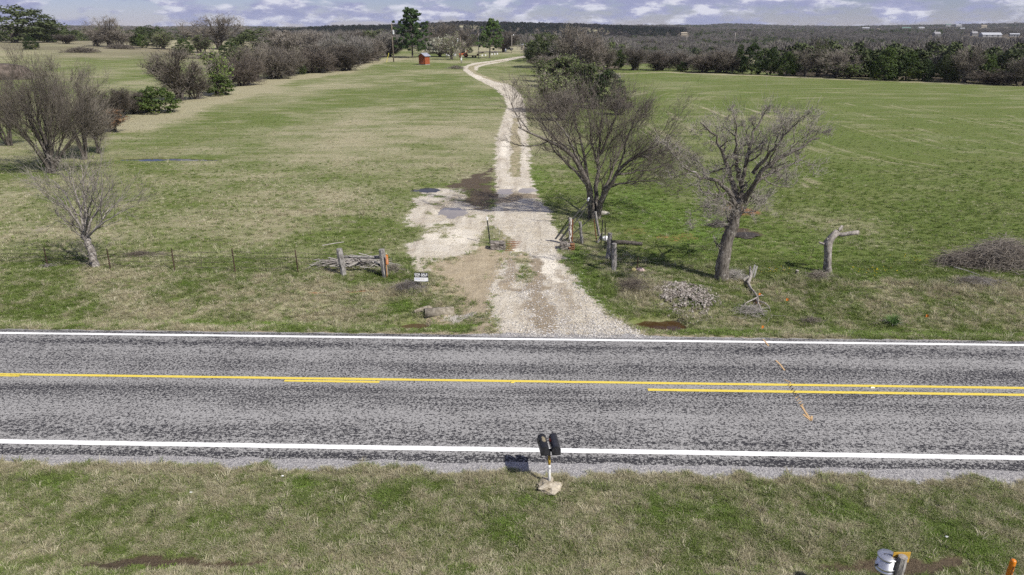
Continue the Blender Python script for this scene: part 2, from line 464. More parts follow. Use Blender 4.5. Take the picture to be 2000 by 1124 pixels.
def fields(x, y):
    x = np.asarray(x, float); y = np.asarray(y, float)
    s = across(x, y); r = np.hypot(x, y)
    F = {}
    sd = poly_sd(x, y, DRIVE)
    st = poly_sd(x, y, TURNOUT)
    wob = (fbm(x * 1.7, y * 1.7, 3) - 0.5)
    w1 = np.where(y > 60, 0.9, 0.7)
    g = np.clip(0.5 - (sd + wob * 0.9) / (2 * w1), 0, 1)
    g = np.maximum(g, np.clip(0.62 - (st + wob * 1.5) / 1.6, 0, 1) * np.clip(.95 + (fbm(x * .8, y * .8, 3, .5, 4) - .5) * 1.6, 0, 1))
    for pts, w in STRIPS:
        g = g * (1 - np.clip(0.75 - (seg_dist(x, y, pts) - w + wob * .5) / .7, 0, 1) * np.clip(.3 + (fbm(x * .5, y * .25, 2, .5, 8)) * .9, 0, 1))
    gp = poly_sd(x, y, PATCHGREEN)
    g = g * (1 - np.clip(0.6 - (gp + wob * .6) / .8, 0, 1))
    g = g * np.where(s < ROAD_FAR - 0.1, 0, 1)
    F['gravel'] = g
    dirt = np.clip(0.72 - (poly_sd(x, y, DIRTSIDE) + wob * 2.5) / 2.2, 0, 1)
    dirt = np.maximum(dirt, np.clip(0.55 - (sd + wob * 1.5) / 1.6, 0, 1) * .55)
    apron = np.clip(1.0 - (s - 23.72 + wob * .7) / (0.28 + 0.95 * sstep(x, -8.0, -2.0) * (1 - sstep(x, 5, 12))), 0, 1) * (s > 23.4)
    dirt = np.maximum(dirt, apron * .9)
    dirt = np.maximum(dirt, blob(x, y, [(865, 605, 75, .8, .8), (1240, 640, 70, .5, .6)]))
    F['dirt'] = dirt
    n2 = (fbm(x * 2.3, y * 2.3, 2, .5, 2.2) - .5) * .7
    chipn = np.clip((s - 15.02 + n2 * 1.1) / 0.35, 0, 1) * (s < 16.3) + np.clip((23.98 - s + n2 * .35) / 0.2, 0, 1) * (s > 23)
    F['chip'] = np.clip(chipn, 0, 1)
    mud = blob(x, y, MUD)
    mud = np.maximum(mud, np.clip(0.5 - (poly_sd(x, y, MUDDY) + wob * 2.5) / 2.0, 0, 1) * .9)
    F['mud'] = mud
    F['red'] = blob(x, y, RED)
    lush = blob(x, y, LUSH)
    F['lush'] = lush
    F['stone'] = blob(x, y, STONE_PATCH)
    right = sstep(x - 0.02 * y, 2.5, 7)
    left = 1 - right
    big = fbm(x * .06, y * .05, 4, .55, 1.0); mid = fbm(x * .35, y * .45, 3, .55, 6.0); small = fbm(x * 1.6, y * 1.6, 3, .6, 2.0)
    Gf = left * (.60 + (big - .5) * 1.1 + (mid - .5) * .8) + right * (.98 + (big - .5) * .8 + (mid - .5) * .35)
    Gf = Gf + sstep(y, 70, 110) * left * .12
    Gv = .56 + (mid - .5) * 1.4 + (small - .5) * 1.4
    Gn = .49 + (fbm(x * .6, y * .8, 5, .85, 4.4) - .5) * 1.35 + (fbm(x * 3.1, y * 3.1, 2, .6, 14) - .5) * .9
    G = np.where(s < 15.6, Gn, np.where(s < 30, Gv + .1 * right, Gf * sstep(s, 29, 33) + (Gv + .15 * right) * (1 - sstep(s, 29, 33))))
    G = G - blob(x, y, DRYP) * .75 + lush * .55
    G = G - .5 * np.clip(1 - np.abs(s - 15.0) / .3, 0, 1)
    G = G - .5 * sstep(r, 200, 330) * sstep(-x - .18 * y, 20, 60) - .8 * glade(x, y)
    for pts, w in FRINGE:
        G = G - .75 * (1 - sstep(seg_dist(x, y, pts) + wob * 3, w * .3, w))
    F['green'] = np.clip(G, 0, 1)
    brown = np.zeros(np.shape(x))
    for pts, w, st_ in RUTS:
        brown = np.maximum(brown, st_ * (1 - sstep(seg_dist(x, y, pts) + wob * w * 1.2, w * .25, w)))
    F['brown'] = brown
    F['pale'] = blob(x, y, PALE)
    F['litter'] = np.maximum(sstep(wood_in(x, y), -4, 6) * (1 - glade(x, y)), .55 * sstep(-x - .18 * y, 30, 80) * sstep(y, 190, 260) * sstep(fbm(x * .03, y * .03, 3, .6, 3), .38, .62))
    # mowing rounds of the right-hand field
    cx, cy, hx, hy, rc = 90.0, 88.0, 78.0, 62.0, 42.0
    qx = np.abs(x - cx) - (hx - rc); qy = np.abs(y - cy) - (hy - rc)
    F['mow'] = -(np.hypot(np.maximum(qx, 0), np.maximum(qy, 0)) + np.minimum(np.maximum(qx, qy), 0) - rc)
    F['mowa'] = np.arctan2(y - cy, x - cx) * 60
    F['mowk'] = sstep(F['mow'], -6, 4) * sstep(y, 42, 60) * right
    return F

# ------------------------------------------------------------------ ground sheet
def axis(parts):
    out = []
    for a, b, n in parts:
        out.append(np.linspace(a, b, n, endpoint=False))
    return np.concatenate(out)
def geo(a, b, n): return a * (b / a) ** (np.arange(n + 1) / n)
xr = np.concatenate([geo(34, 130, 70)[1:], geo(130, 5200, 70)[1:]])
gx = np.concatenate([-xr[::-1], np.linspace(-34, 34, 300), xr])
gy = np.concatenate([[-400, -120, -40, -10, 2, 7], axis([(9, 15.9, 42), (15.9, 23.2, 8), (23.2, 34, 70)]), geo(34, 110, 190)[:-1], geo(110, 420, 130)[:-1], geo(420, 5200, 70)])
GX, GY = np.meshgrid(gx, gy)
px, py = GX.ravel(), GY.ravel()
pz = terrain(px, py)
ny, nx = len(gy), len(gx)
ii = (np.arange(ny - 1)[:, None] * nx + np.arange(nx - 1)[None, :]).ravel()
quads = np.stack([ii, ii + 1, ii + nx + 1, ii + nx], 1)

def ground_material():
    k = NT('pasture_ground')
    P = k.coord('Object')
    A = {n: k.attr(n) for n in ('green', 'gravel', 'dirt', 'chip', 'mud', 'red', 'lush', 'stone', 'mow', 'mowa', 'mowk', 'litter', 'brown', 'pale')}
    fine = k.noise(P, 9.0, 6, 0.7)
    finer = k.noise(P, 38.0, 4, 0.7)
    mid = k.noise(P, 1.7, 6, 0.65)
    big = k.noise(P, 0.16, 5, 0.6)
    streak = k.noise(k.mapping(P, (0.10, 0.55, 1.0), (0, 0, 0.10)), 1.0, 6, 0.62)
    cmb = k.n('ShaderNodeCombineXYZ')
    k.set(cmb.inputs[0], k.math('MULTIPLY', A['mow'], 0.75)); k.set(cmb.inputs[1], k.math('MULTIPLY', A['mowa'], 0.035))
    mow = k.ramp(k.noise(cmb.outputs[0], 1.0, 5, 0.62, 0.6), 0.52, 0.72)
    cmb2 = k.n('ShaderNodeCombineXYZ')
    k.set(cmb2.inputs[0], k.math('MULTIPLY', A['mow'], 0.16)); k.set(cmb2.inputs[1], k.math('MULTIPLY', A['mowa'], 0.02))
    mow2 = k.noise(cmb2.outputs[0], 1.0, 3, 0.5, 0.3)
    g = A['green']
    g = k.math('ADD', g, k.math('MULTIPLY', k.math('SUBTRACT', fine, 0.5), k.math('SUBTRACT', 0.95, k.math('MULTIPLY', A['mowk'], 0.55))))
    g = k.math('ADD', g, k.math('MULTIPLY', k.math('SUBTRACT', mid, 0.5), k.math('SUBTRACT', 0.9, k.math('MULTIPLY', A['mowk'], 0.5))))
    g = k.math('ADD', g, k.math('MULTIPLY', k.math('SUBTRACT', streak, 0.5), 1.5))
    g = k.math('SUBTRACT', g, k.math('MULTIPLY', k.math('MULTIPLY', mow, A['mowk']), 0.62))
    g = k.math('ADD', g, k.math('MULTIPLY', k.math('MULTIPLY', k.math('SUBTRACT', mow2, 0.5), A['mowk']), 0.9))
    gg = k.ramp(g, 0.15, 0.95, 0, 1, False)
    dry = k.mix(k.ramp(finer, 0.3, 0.7), (0.205, 0.188, 0.112), (0.400, 0.370, 0.240))
    grn = k.mix(k.ramp(finer, 0.3, 0.7), (0.060, 0.086, 0.018), (0.150, 0.192, 0.050))
    col = k.mix(gg, dry, grn)
    lushc = k.mix(k.ramp(finer, 0.3, 0.7), (0.065, 0.125, 0.018), (0.150, 0.235, 0.045))
    col = k.mix(k.math('MULTIPLY', k.ramp(k.math('ADD', A['lush'], k.math('MULTIPLY', k.math('SUBTRACT', mid, 0.5), 1.2)), 0.3, 0.9), 0.75), col, lushc)
    col = k.mix(k.ramp(big, 0.35, 0.75, 0, 0.28), col, k.mix(0.5, col, (0.25, 0.20, 0.11)))
    col = k.mix(A['litter'], col, k.mix(k.ramp(mid, .3, .7), (0.075, 0.062, 0.045), (0.155, 0.13, 0.095)))
    # clods and shade-free bare soil
    soil = k.mix(k.ramp(fine, 0.35, 0.65), (0.135, 0.095, 0.055), (0.27, 0.20, 0.125))
    fr = k.ramp(k.math('ADD', k.noise(P, 2.6, 6, 0.7), 0.0), 0.60, 0.72, 0, 0.4)
    col = k.mix(fr, col, soil)
    edge = k.math('ADD', k.math('MULTIPLY', k.math('SUBTRACT', fine, 0.5), 0.9), k.math('MULTIPLY', k.math('SUBTRACT', mid, 0.5), 0.5))
    def mask(name, lo=0.42, hi=0.60): return k.ramp(k.math('ADD', A[name], edge), lo, hi)
    tan = k.mix(k.ramp(mid, 0.3, 0.7), (0.22, 0.165, 0.095), (0.38, 0.31, 0.205))
    tan = k.mix(k.ramp(finer, 0.35, 0.7), tan, (0.44, 0.385, 0.285))
    col = k.mix(mask('dirt', 0.35, 0.7), col, tan)
    redc = k.mix(k.ramp(fine, 0.3, 0.7), (0.17, 0.075, 0.032), (0.33, 0.165, 0.08))
    col = k.mix(mask('red', 0.45, 0.75), col, redc)
    # limestone drive
    peb = k.voro(P, 34.0, 'F1', 'Color')
    pv = k.n('ShaderNodeSeparateColor'); k.set(pv.inputs[0], peb)
    pebble = k.mix(pv.outputs[0], (0.28, 0.25, 0.205), (0.68, 0.635, 0.555))
    fines = k.mix(k.ramp(mid, 0.3, 0.7), (0.37, 0.315, 0.22), (0.60, 0.54, 0.42))
    fines = k.mix(k.ramp(k.noise(P, 0.5, 4, 0.6), 0.42, 0.66, 0, 0.75), fines, (0.68, 0.63, 0.53))
    rut = k.noise(k.mapping(P, (1.6, 0.16, 1.0)), 1.0, 5, 0.6)
    fines = k.mix(k.ramp(rut, 0.48, 0.68, 0, 0.75), fines, (0.27, 0.215, 0.145))
    grav = k.mix(k.ramp(k.math('ADD', fine, k.math('MULTIPLY', mid, 0.4)), 0.55, 0.85, 0.15, 0.8), fines, pebble)
    grav = k.mix(k.ramp(k.math('ADD', A['brown'], edge), 0.35, 0.75, 0, .85), grav, k.mix(k.ramp(fine, .3, .7), (0.165, 0.125, 0.08), (0.33, 0.27, 0.19)))
    grav = k.mix(k.ramp(k.math('ADD', A['pale'], edge), 0.40, 0.85, 0, .9), grav, k.mix(k.ramp(fine, .3, .7), (0.62, 0.565, 0.46), (0.78, 0.73, 0.625)))
    col = k.mix(mask('gravel', 0.44, 0.56), col, grav)
    stonec = k.mix(pv.outputs[1], (0.16, 0.14, 0.115), (0.60, 0.56, 0.50))
    col = k.mix(mask('stone', 0.4, 0.7), col, stonec)
    chipc = k.mix(pv.outputs[2], (0.17, 0.165, 0.17), (0.46, 0.445, 0.43))
    col = k.mix(mask('chip', 0.40, 0.62), col, chipc)
    mudm = mask('mud', 0.42, 0.8)
    col = k.mix(mudm, col, k.mix(k.ramp(finer, 0.3, 0.7), (0.045, 0.032, 0.020), (0.13, 0.10, 0.065)))
    h = k.math('ADD', k.math('MULTIPLY', fine, 1.0), k.math('ADD', k.math('MULTIPLY', finer, 0.35), k.math('MULTIPLY', mid, 1.6)))
    k.bump(h, 0.75, 0.10)
    k.set(k.b.inputs['Roughness'], k.math('SUBTRACT', 0.95, k.math('MULTIPLY', mudm, 0.3)))
    k.b.inputs['Specular IOR Level'].default_value = 0.15
    k.set(k.b.inputs['Base Color'], col)
    return k.m
gme = np_mesh('ground', np.stack([px, py, pz], 1), quads, None, ground_material())
for nme, val in fields(px, py).items():
    fattr(gme, nme, val)
tag(link('ground', gme), kind='structure')

# ------------------------------------------------------------------ road
def road_material():
    k = NT('chip_seal')
    P = k.mapping(k.coord('Object'), (1, 1, 1), (0, 0, ROAD_YAW))
    sep = k.n('ShaderNodeSeparateXYZ'); k.set(sep.inputs[0], P)
    s = sep.outputs[1]
    chips = k.noise(k.mapping(P, (0.75, 1.0, 1.0)), 16.0, 4, 0.72)
    spec = k.noise(P, 55.0, 3, 0.7)
    band = k.noise(k.mapping(P, (0.022, 2.2, 1.0)), 1.0, 4, 0.6)
    patch = k.noise(k.mapping(P, (0.35, 0.9, 1.0)), 1.0, 4, 0.6)
    lane = k.n('ShaderNodeValToRGB')
    stops = [(15.42, .85), (15.75, .95), (15.95, .2), (16.3, .35), (16.55, .85), (17.0, .35), (17.5, .10), (18.2, .30), (18.8, .75), (19.4, .45), (19.95, .15), (20.4, .45), (20.75, .9), (21.3, .40), (21.9, .12), (22.4, .65), (22.75, .85), (23.1, .25), (23.45, .55), (23.72, .9)]
    el = lane.color_ramp.elements
    while len(el) < len(stops): el.new(0.5)
    for e, (a, b) in zip(el, stops):
        e.position = (a - 15) / 10; e.color = (b, b, b, 1)
    k.set(lane.inputs['Fac'], k.math('MULTIPLY', k.math('SUBTRACT', s, 15.0), 0.1))
    wear = k.math('ADD', k.math('MULTIPLY', lane.outputs['Color'], 0.065), k.math('ADD', k.math('MULTIPLY', band, 0.14), k.math('MULTIPLY', patch, 0.10)))
    # loose stone cover worn through to the binder
    grit = k.noise(k.mapping(P, (0.8, 1.0, 1.0)), 48.0, 3, 0.65)
    mixn = k.math('ADD', k.math('MULTIPLY', chips, 0.62), k.math('MULTIPLY', grit, 0.38))
    tar = k.ramp(k.math('ADD', mixn, wear), 0.640, 0.675)
    stone = k.mix(k.ramp(spec, 0.32, 0.68), (0.175, 0.171, 0.165), (0.385, 0.377, 0.366))
    stone = k.mix(k.ramp(patch, 0.4, 0.7, 0, 0.35), stone, (0.24, 0.233, 0.225))
    binder = k.mix(spec, (0.010, 0.010, 0.012), (0.045, 0.044, 0.050))
    col = k.mix(tar, stone, binder)
    # a few crosswise drips and cracks
    k.bump(k.math('ADD', k.math('MULTIPLY', k.math('SUBTRACT', 1.0, tar), 0.7), spec), 0.6, 0.012)
    return k.fin(col, 0.85, 0.25)
tt = np.concatenate([-geo(40, 900, 30)[::-1], np.linspace(-40, 40, 641)[1:-1], geo(40, 900, 30)])
ss = np.array([0, .04, .25, .5, .75, .96, 1.0])
wn_near = ROAD_NEAR + (fbm(tt * 1.3, tt * 0 + 3, 4) - .5) * .22
wn_far = ROAD_FAR + (fbm(tt * 1.3, tt * 0 + 8, 4) - .5) * .20
rv = []
for f in ss:
    s_ = wn_near * (1 - f) + wn_far * f
    x_ = tt * CR + s_ * SR; y_ = s_ * CR - tt * SR
    rv.append(np.stack([x_, y_, np.full_like(x_, 0.012 + 0.05 * (1 - (2 * f - 1) ** 2) - (0.05 if f in (0, 1) else 0))], 1))
rv = np.array(rv); m_, n_ = rv.shape[:2]
ii = (np.arange(m_ - 1)[:, None] * n_ + np.arange(n_ - 1)[None, :]).ravel()
road = link('road', np_mesh('road', rv.reshape(-1, 3), np.stack([ii, ii + 1, ii + n_ + 1, ii + n_], 1), None, road_material()))
tag(road, kind='structure')
def road_z(s):
    f = (s - ROAD_NEAR) / (ROAD_FAR - ROAD_NEAR)
    return 0.012 + 0.05 * np.interp(f, ss, 1 - (2 * ss - 1) ** 2)
def paint(name, base, wearc, wear):
    k = NT(name)
    P = k.coord('Object')
    f = k.math('ADD', k.math('MULTIPLY', k.noise(P, 26.0, 5, 0.7), 0.7), k.math('MULTIPLY', k.noise(P, 2.5, 4, 0.6), 0.3))
    col = k.mix(k.ramp(f, wear, wear + 0.10), base, wearc)
    col = k.mix(k.ramp(k.noise(P, 60, 3, .6), .3, .7, 0, .18), col, wearc)
    k.bump(f, 0.3, 0.01)
    return k.fin(col, 0.6, 0.3)
WHITE = paint('white_road_paint', (0.82, 0.82, 0.80), (0.42, 0.41, 0.40), 0.66)
YELLOW = paint('yellow_road_paint', (0.66, 0.52, 0.075), (0.36, 0.26, 0.08), 0.60)
def stripe(name, t0, t1, s0, w, mat, lift=0.006, seed=0.0):
    n = max(2, int((min(t1, 40) - max(t0, -40)) / 0.06)) if t1 - t0 < 200 else 1400
    t = np.linspace(t0, t1, n)
    j = (fbm(t * 5 + seed, t * 0 + 1.3 + seed, 3) - .5) * 0.028; j2 = (fbm(t * 5 + seed, t * 0 + 4.7 + seed, 3) - .5) * 0.028
    a = s0 - w / 2 + j; b = s0 + w / 2 + j2
    za = road_z(a) + lift; zb = road_z(b) + lift
    v = np.concatenate([np.stack([t * CR + a * SR, a * CR - t * SR, za], 1), np.stack([t * CR + b * SR, b * CR - t * SR, zb], 1)])
    i = np.arange(n - 1)
    return link(name, np_mesh(name, v, np.stack([i, i + 1, i + n + 1, i + n], 1), None, mat), road)
def ts(u, v):
    x, y = flat(u, v); return along(x, y), across(x, y)
stripe('edge_line', -400, 400, 16.10, 0.20, WHITE)
stripe('edge_line', -400, 400, 23.30, 0.165, WHITE, seed=7)
stripe('centre_line', -400, 400, ts(1000, 748)[1], 0.145, YELLOW, seed=3)
stripe('centre_line', ts(1265, 765)[0], 300, ts(1265, 765)[1], 0.15, YELLOW, seed=5)
for (ua, ub, v) in [(-90, 42, 736.5), (555, 742, 748.5)]:
    stripe('centre_dash', ts(ua, v)[0], ts(ub, v)[0], ts((ua + ub) / 2, v)[1], 0.13, YELLOW, seed=ua * .1)
SPRAY = paint('orange_survey_paint', (0.52, 0.34, 0.16), (0.33, 0.26, 0.19), 0.50)
def spray(name, pts, w):
    P = [ts(*p) for p in pts]
    v = []
    for i, (t, s_) in enumerate(P):
        a = P[max(i - 1, 0)]; b = P[min(i + 1, len(P) - 1)]
        dx, dy = b[0] - a[0], b[1] - a[1]; L = math.hypot(dx, dy)
        for sg in (-1, 1):
            tt_, s2 = t - dy / L * w / 2 * sg, s_ + dx / L * w / 2 * sg
            x, y = road_xy(tt_, s2)
            v.append((x, y, float(road_z(np.array(s2))) + 0.011))
    q = [(2 * i, 2 * i + 1, 2 * i + 3, 2 * i + 2) for i in range(len(P) - 1)]
    return link(name, np_mesh(name, v, q, None, SPRAY), road)
spray('survey_mark', [(1490, 664), (1495, 670), (1501, 678)], .05)
spray('survey_mark', [(1515, 707), (1524, 716), (1532, 727)], .055)
zz = [(1531, 745)]
for i in range(9):
    f = i / 8
    zz += [(1544 + 24 * f, 751 + 42 * f), (1537 + 25 * f, 757 + 40 * f)]
spray('survey_lettering', zz, .035)
spray('survey_arrow', [(1564, 795), (1574, 811), (1584, 825)], .06)
spray('survey_arrow', [(1568, 813), (1576, 819), (1583.5, 825.5)], .06)
spray('survey_arrow', [(1585, 816), (1584.5, 820), (1583.5, 825.5)], .06)

# ------------------------------------------------------------------ standing water
def water_material(name, c, rough=0.03):
    k = NT(name)
    k.bump(k.noise(k.coord('Object'), 5.0, 3, 0.6), 0.05, 0.01)
    return k.fin(c, rough, 0.6)
W_BROWN = water_material('brown_ditch_water', (0.075, 0.048, 0.028))
W_RED = water_material('red_brown_ditch_water', (0.055, 0.030, 0.014))
W_POND = water_material('dark_pond_water', (0.030, 0.026, 0.018))
W_POND.node_tree.nodes['Principled BSDF'].inputs['Specular IOR Level'].default_value = .12
W_PALE = water_material('milky_puddle_water', (0.26, 0.225, 0.18))
for nme, (hx, hy, rx, ry, dep), lvl, wm in zip(['ditch_puddle', 'ditch_puddle', 'pond', 'puddle', 'puddle', 'puddle', 'puddle', 'puddle'], HOLE_W,
                                              [.55, .36, .34, .5, .55, .6, .6, 9], [W_BROWN, W_RED, W_POND, W_POND, W_PALE, W_PALE, W_PALE, W_PALE]):
    if lvl > 1: continue
    zc = T(hx, hy)
    n = 40
    ring = [(hx + math.cos(2 * math.pi * i / n) * rx * 1.25, hy + math.sin(2 * math.pi * i / n) * ry * 1.25, zc + dep * (1 - lvl)) for i in range(n)]
    me = bpy.data.meshes.new(nme); me.from_pydata(ring, [], [tuple(range(n))]); me.materials.append(wm)
    tag(link(nme, me), kind='structure')

# ------------------------------------------------------------------ scattering of what nobody could count
def scatter(name, pts, rotz, scale, pick, tint, protos, kind_label=None, tilt=None):
    """One object: points carrying copies of the small meshes PROTOS."""
    pts = np.asarray(pts, np.float32)
    me = bpy.data.meshes.new(name)
    me.vertices.add(len(pts)); me.vertices.foreach_set('co', pts.ravel())
    def vec(nm, arr):
        a = me.attributes.new(nm, 'FLOAT_VECTOR', 'POINT'); a.data.foreach_set('vector', np.asarray(arr, np.float32).ravel())
    rot = np.zeros((len(pts), 3)); rot[:, 2] = rotz
    if tilt is not None: rot[:, :2] = tilt
    sc = np.asarray(scale, float)
    if sc.ndim == 1: sc = np.repeat(sc[:, None], 3, 1)
    vec('turn', rot); vec('size', sc)
    fattr(me, 'tint', tint)
    a = me.attributes.new('pick', 'INT', 'POINT'); a.data.foreach_set('value', np.asarray(pick, np.int32))
    o = link(name, me)
    o['kind'] = 'stuff'
    if kind_label: o['label'] = kind_label
    col = bpy.data.collections.new(name + '_kinds')
    for i, pm in enumerate(protos):
        col.objects.link(bpy.data.objects.new('%s_kind_%02d' % (name, i), pm))
    ng = bpy.data.node_groups.new(name + '_nodes', 'GeometryNodeTree')
    ng.interface.new_socket('Geometry', in_out='INPUT', socket_type='NodeSocketGeometry')
    ng.interface.new_socket('Geometry', in_out='OUTPUT', socket_type='NodeSocketGeometry')
    N = ng.nodes; L = ng.links
    gi = N.new('NodeGroupInput'); go = N.new('NodeGroupOutput')
    mp = N.new('GeometryNodeMeshToPoints')
    ip = N.new('GeometryNodeInstanceOnPoints')
    ci = N.new('GeometryNodeCollectionInfo')
    ci.inputs['Collection'].default_value = col
    ci.inputs['Separate Children'].default_value = True
    ci.inputs['Reset Children'].default_value = True
    def named(nm, typ):
        x = N.new('GeometryNodeInputNamedAttribute'); x.data_type = typ; x.inputs['Name'].default_value = nm
        return [s for s in x.outputs if s.enabled and s.name == 'Attribute'][0]
    L.new(gi.outputs[0], mp.inputs['Mesh'])
    L.new(mp.outputs['Points'], ip.inputs['Points'])
    L.new(ci.outputs[0], ip.inputs['Instance'])
    ip.inputs['Pick Instance'].default_value = True
    L.new(named('pick', 'INT'), ip.inputs['Instance Index'])
    e2r = N.new('FunctionNodeEulerToRotation')
    L.new(named('turn', 'FLOAT_VECTOR'), e2r.inputs[0])
    L.new(e2r.outputs[0], ip.inputs['Rotation'])
    L.new(named('size', 'FLOAT_VECTOR'), ip.inputs['Scale'])
    L.new(ip.outputs['Instances'], go.inputs[0])
    md = o.modifiers.new('spread', 'NODES'); md.node_group = ng
    return o

def tint_material(name, dry1, dry2, grn1, grn2, rough=0.8, transl=0.25):
    k = NT(name)
    t = k.attr('tint', 'INSTANCER')
    fr = k.math('FRACT', k.math('MULTIPLY', t, 157.31))
    P = k.coord('Object')
    nz = k.noise(P, 30.0, 2, 0.6)
    a = k.mix(fr, dry1, dry2); b = k.mix(fr, grn1, grn2)
    f = k.math('ADD', t, k.math('MULTIPLY', k.math('SUBTRACT', nz, 0.5), 0.8))
    col = k.mix(k.ramp(f, 0.2, 0.8), a, b)
    k.fin(col, rough, 0.2)
    if transl:
        tr = k.n('ShaderNodeBsdfTranslucent'); k.set(tr.inputs['Color'], col)
        mx = k.n('ShaderNodeMixShader'); mx.inputs[0].default_value = transl
        k.t.links.new(k.b.outputs[0], mx.inputs[1]); k.t.links.new(tr.outputs[0], mx.inputs[2])
        k.t.links.new(mx.outputs[0], k.out.inputs['Surface'])
    return k.m
def tuft(seed, blades, h, spread, w, lean, mat, name='tuft'):
    r = np.random.RandomState(seed)
    V = []; Tq = []; Tt = []
    for i in range(blades):
        a = r.rand() * 6.283; b = np.array([math.cos(a), math.sin(a), 0])
        o = b * spread * math.sqrt(r.rand()); o[:2] += r.randn(2) * spread * .2
        ln = lean * (0.4 + r.rand()); hh = h * (0.5 + 0.7 * r.rand())
        side = np.array([-b[1], b[0], 0]) * w * (0.6 + .8 * r.rand())
        az = r.randn() * 0.9; bb = np.array([math.cos(a + az), math.sin(a + az), 0])
        p1 = o + bb * ln * hh * .45 + np.array([0, 0, hh * .62]); p2 = o + bb * ln * hh * 1.25 + np.array([0, 0, hh * (1.0 - .35 * ln)])
        n = len(V)
        V += [o - side, o + side, p1 + side * .8, p1 - side * .8, p2]
        Tq.append((n, n + 1, n + 2, n + 3)); Tt.append((n + 3, n + 2, n + 4))
    return np_mesh(name, V, Tq, Tt, mat, False)
GRASS = tint_material('grass_blade', (0.33, 0.295, 0.185), (0.65, 0.60, 0.44), (0.11, 0.155, 0.035), (0.26, 0.325, 0.10), transl=.35)
WEED = tint_material('weed_leaf', (0.15, 0.19, 0.05), (0.22, 0.28, 0.08), (0.14, 0.22, 0.04), (0.27, 0.38, 0.09), transl=.35)
TUFTS = [tuft(1, 20, .075, .075, .0045, .8, GRASS), tuft(2, 22, .065, .09, .004, 1.3, GRASS), tuft(3, 18, .10, .06, .0045, .6, GRASS),
         tuft(4, 22, .16, .07, .0045, .7, GRASS), tuft(5, 26, .05, .10, .010, 1.1, WEED), tuft(6, 16, .26, .06, .005, .6, GRASS)]
def keep_grass(x, y, F, r):
    s = across(x, y)
    bare = np.maximum.reduce([np.clip(F['gravel'] * 1.5 - .1, 0, 1), F['dirt'] * 1.0, F['chip'] * 1.3, np.clip(F['mud'] * 1.25 - .1, 0, 1), F['red'] * .7, F['stone'] * .8, F['gravel'] * F['brown']])
    ok = (r > bare * 1.05) & ~((s > ROAD_NEAR - .05) & (s < ROAD_FAR + .02))
    for (hx, hy, rx, ry, dep) in HOLE_W:
        ok &= ((x - hx) / rx) ** 2 + ((y - hy) / ry) ** 2 > .95
    return ok
def sow(n, t0, t1, s0, s1, seed, scale, tall=0.05, weed=.35, fade=None):
    r = np.random.RandomState(seed)
    t = t0 + (t1 - t0) * r.rand(n); s_ = s0 + (s1 - s0) * r.rand(n)
    x = t * CR + s_ * SR; y = s_ * CR - t * SR
    vis = (np.abs(x) < y * 0.80 + 5)
    if fade: vis &= r.rand(n) < np.clip((fade - y) / (fade - s0), 0, 1) ** .8
    x, y = x[vis], y[vis]
    F = fields(x, y)
    ok = keep_grass(x, y, F, r.rand(len(x)))
    thin = fbm(x * .9, y * .9, 3, .6, 12)
    ok &= r.rand(len(x)) < np.clip(.25 + thin * 1.4, 0, 1)
    x, y = x[ok], y[ok]; F = {k_: v[ok] for k_, v in F.items()}
    g = F['green']; m = len(x)
    q = r.rand(m)
    pick = np.where(q < .4, 0, np.where(q < .75, 1, 2))
    pick = np.where(r.rand(m) < tall * (1.4 - g), 3, pick)
    pick = np.where(r.rand(m) < tall * .25 * (1.2 - g), 5, pick)
    pick = np.where(r.rand(m) < weed * np.clip(F['lush'] * 1.4 + (g - .62) * .6, 0, 1), 4, pick)
    # weeds by the fence ends
    rank = blob(x, y, [(1240, 565, 70, 1.3, 1), (800, 560, 55, 1.2, 1), (1430, 530, 50, .9, .9), (1590, 550, 80, 1.0, .8), (1900, 560, 120, 1.0, .8), (770, 535, 30, .6, 1), (1210, 545, 30, 1.0, 1)])
    pick = np.where(r.rand(m) < rank * .5, 5, pick); pick = np.where(r.rand(m) < rank * .4, 3, pick)
    tint = np.clip(g + r.randn(m) * .34, 0.001, .999)
    sc = scale * (0.65 + .75 * r.rand(m))
    z = terrain(x, y) - .004
    return np.stack([x, y, z], 1), r.rand(m) * 6.283, sc, pick, tint
batches = [sow(105000, -17, 17, 10.3, 15.5, 21, .85, .05), sow(120000, -30, 30, 23.6, 33, 22, 1.0, .06), sow(75000, -48, 48, 32, 62, 23, 1.35, .05, .3, fade=62), sow(26000, -85, 85, 55, 100, 24, 1.25, .02, .2, fade=100)]
cat = [np.concatenate([b[i] for b in batches]) for i in range(5)]
scatter('grass', cat[0], cat[1], cat[2], cat[3], cat[4], TUFTS, 'patchy green and straw coloured pasture grass')

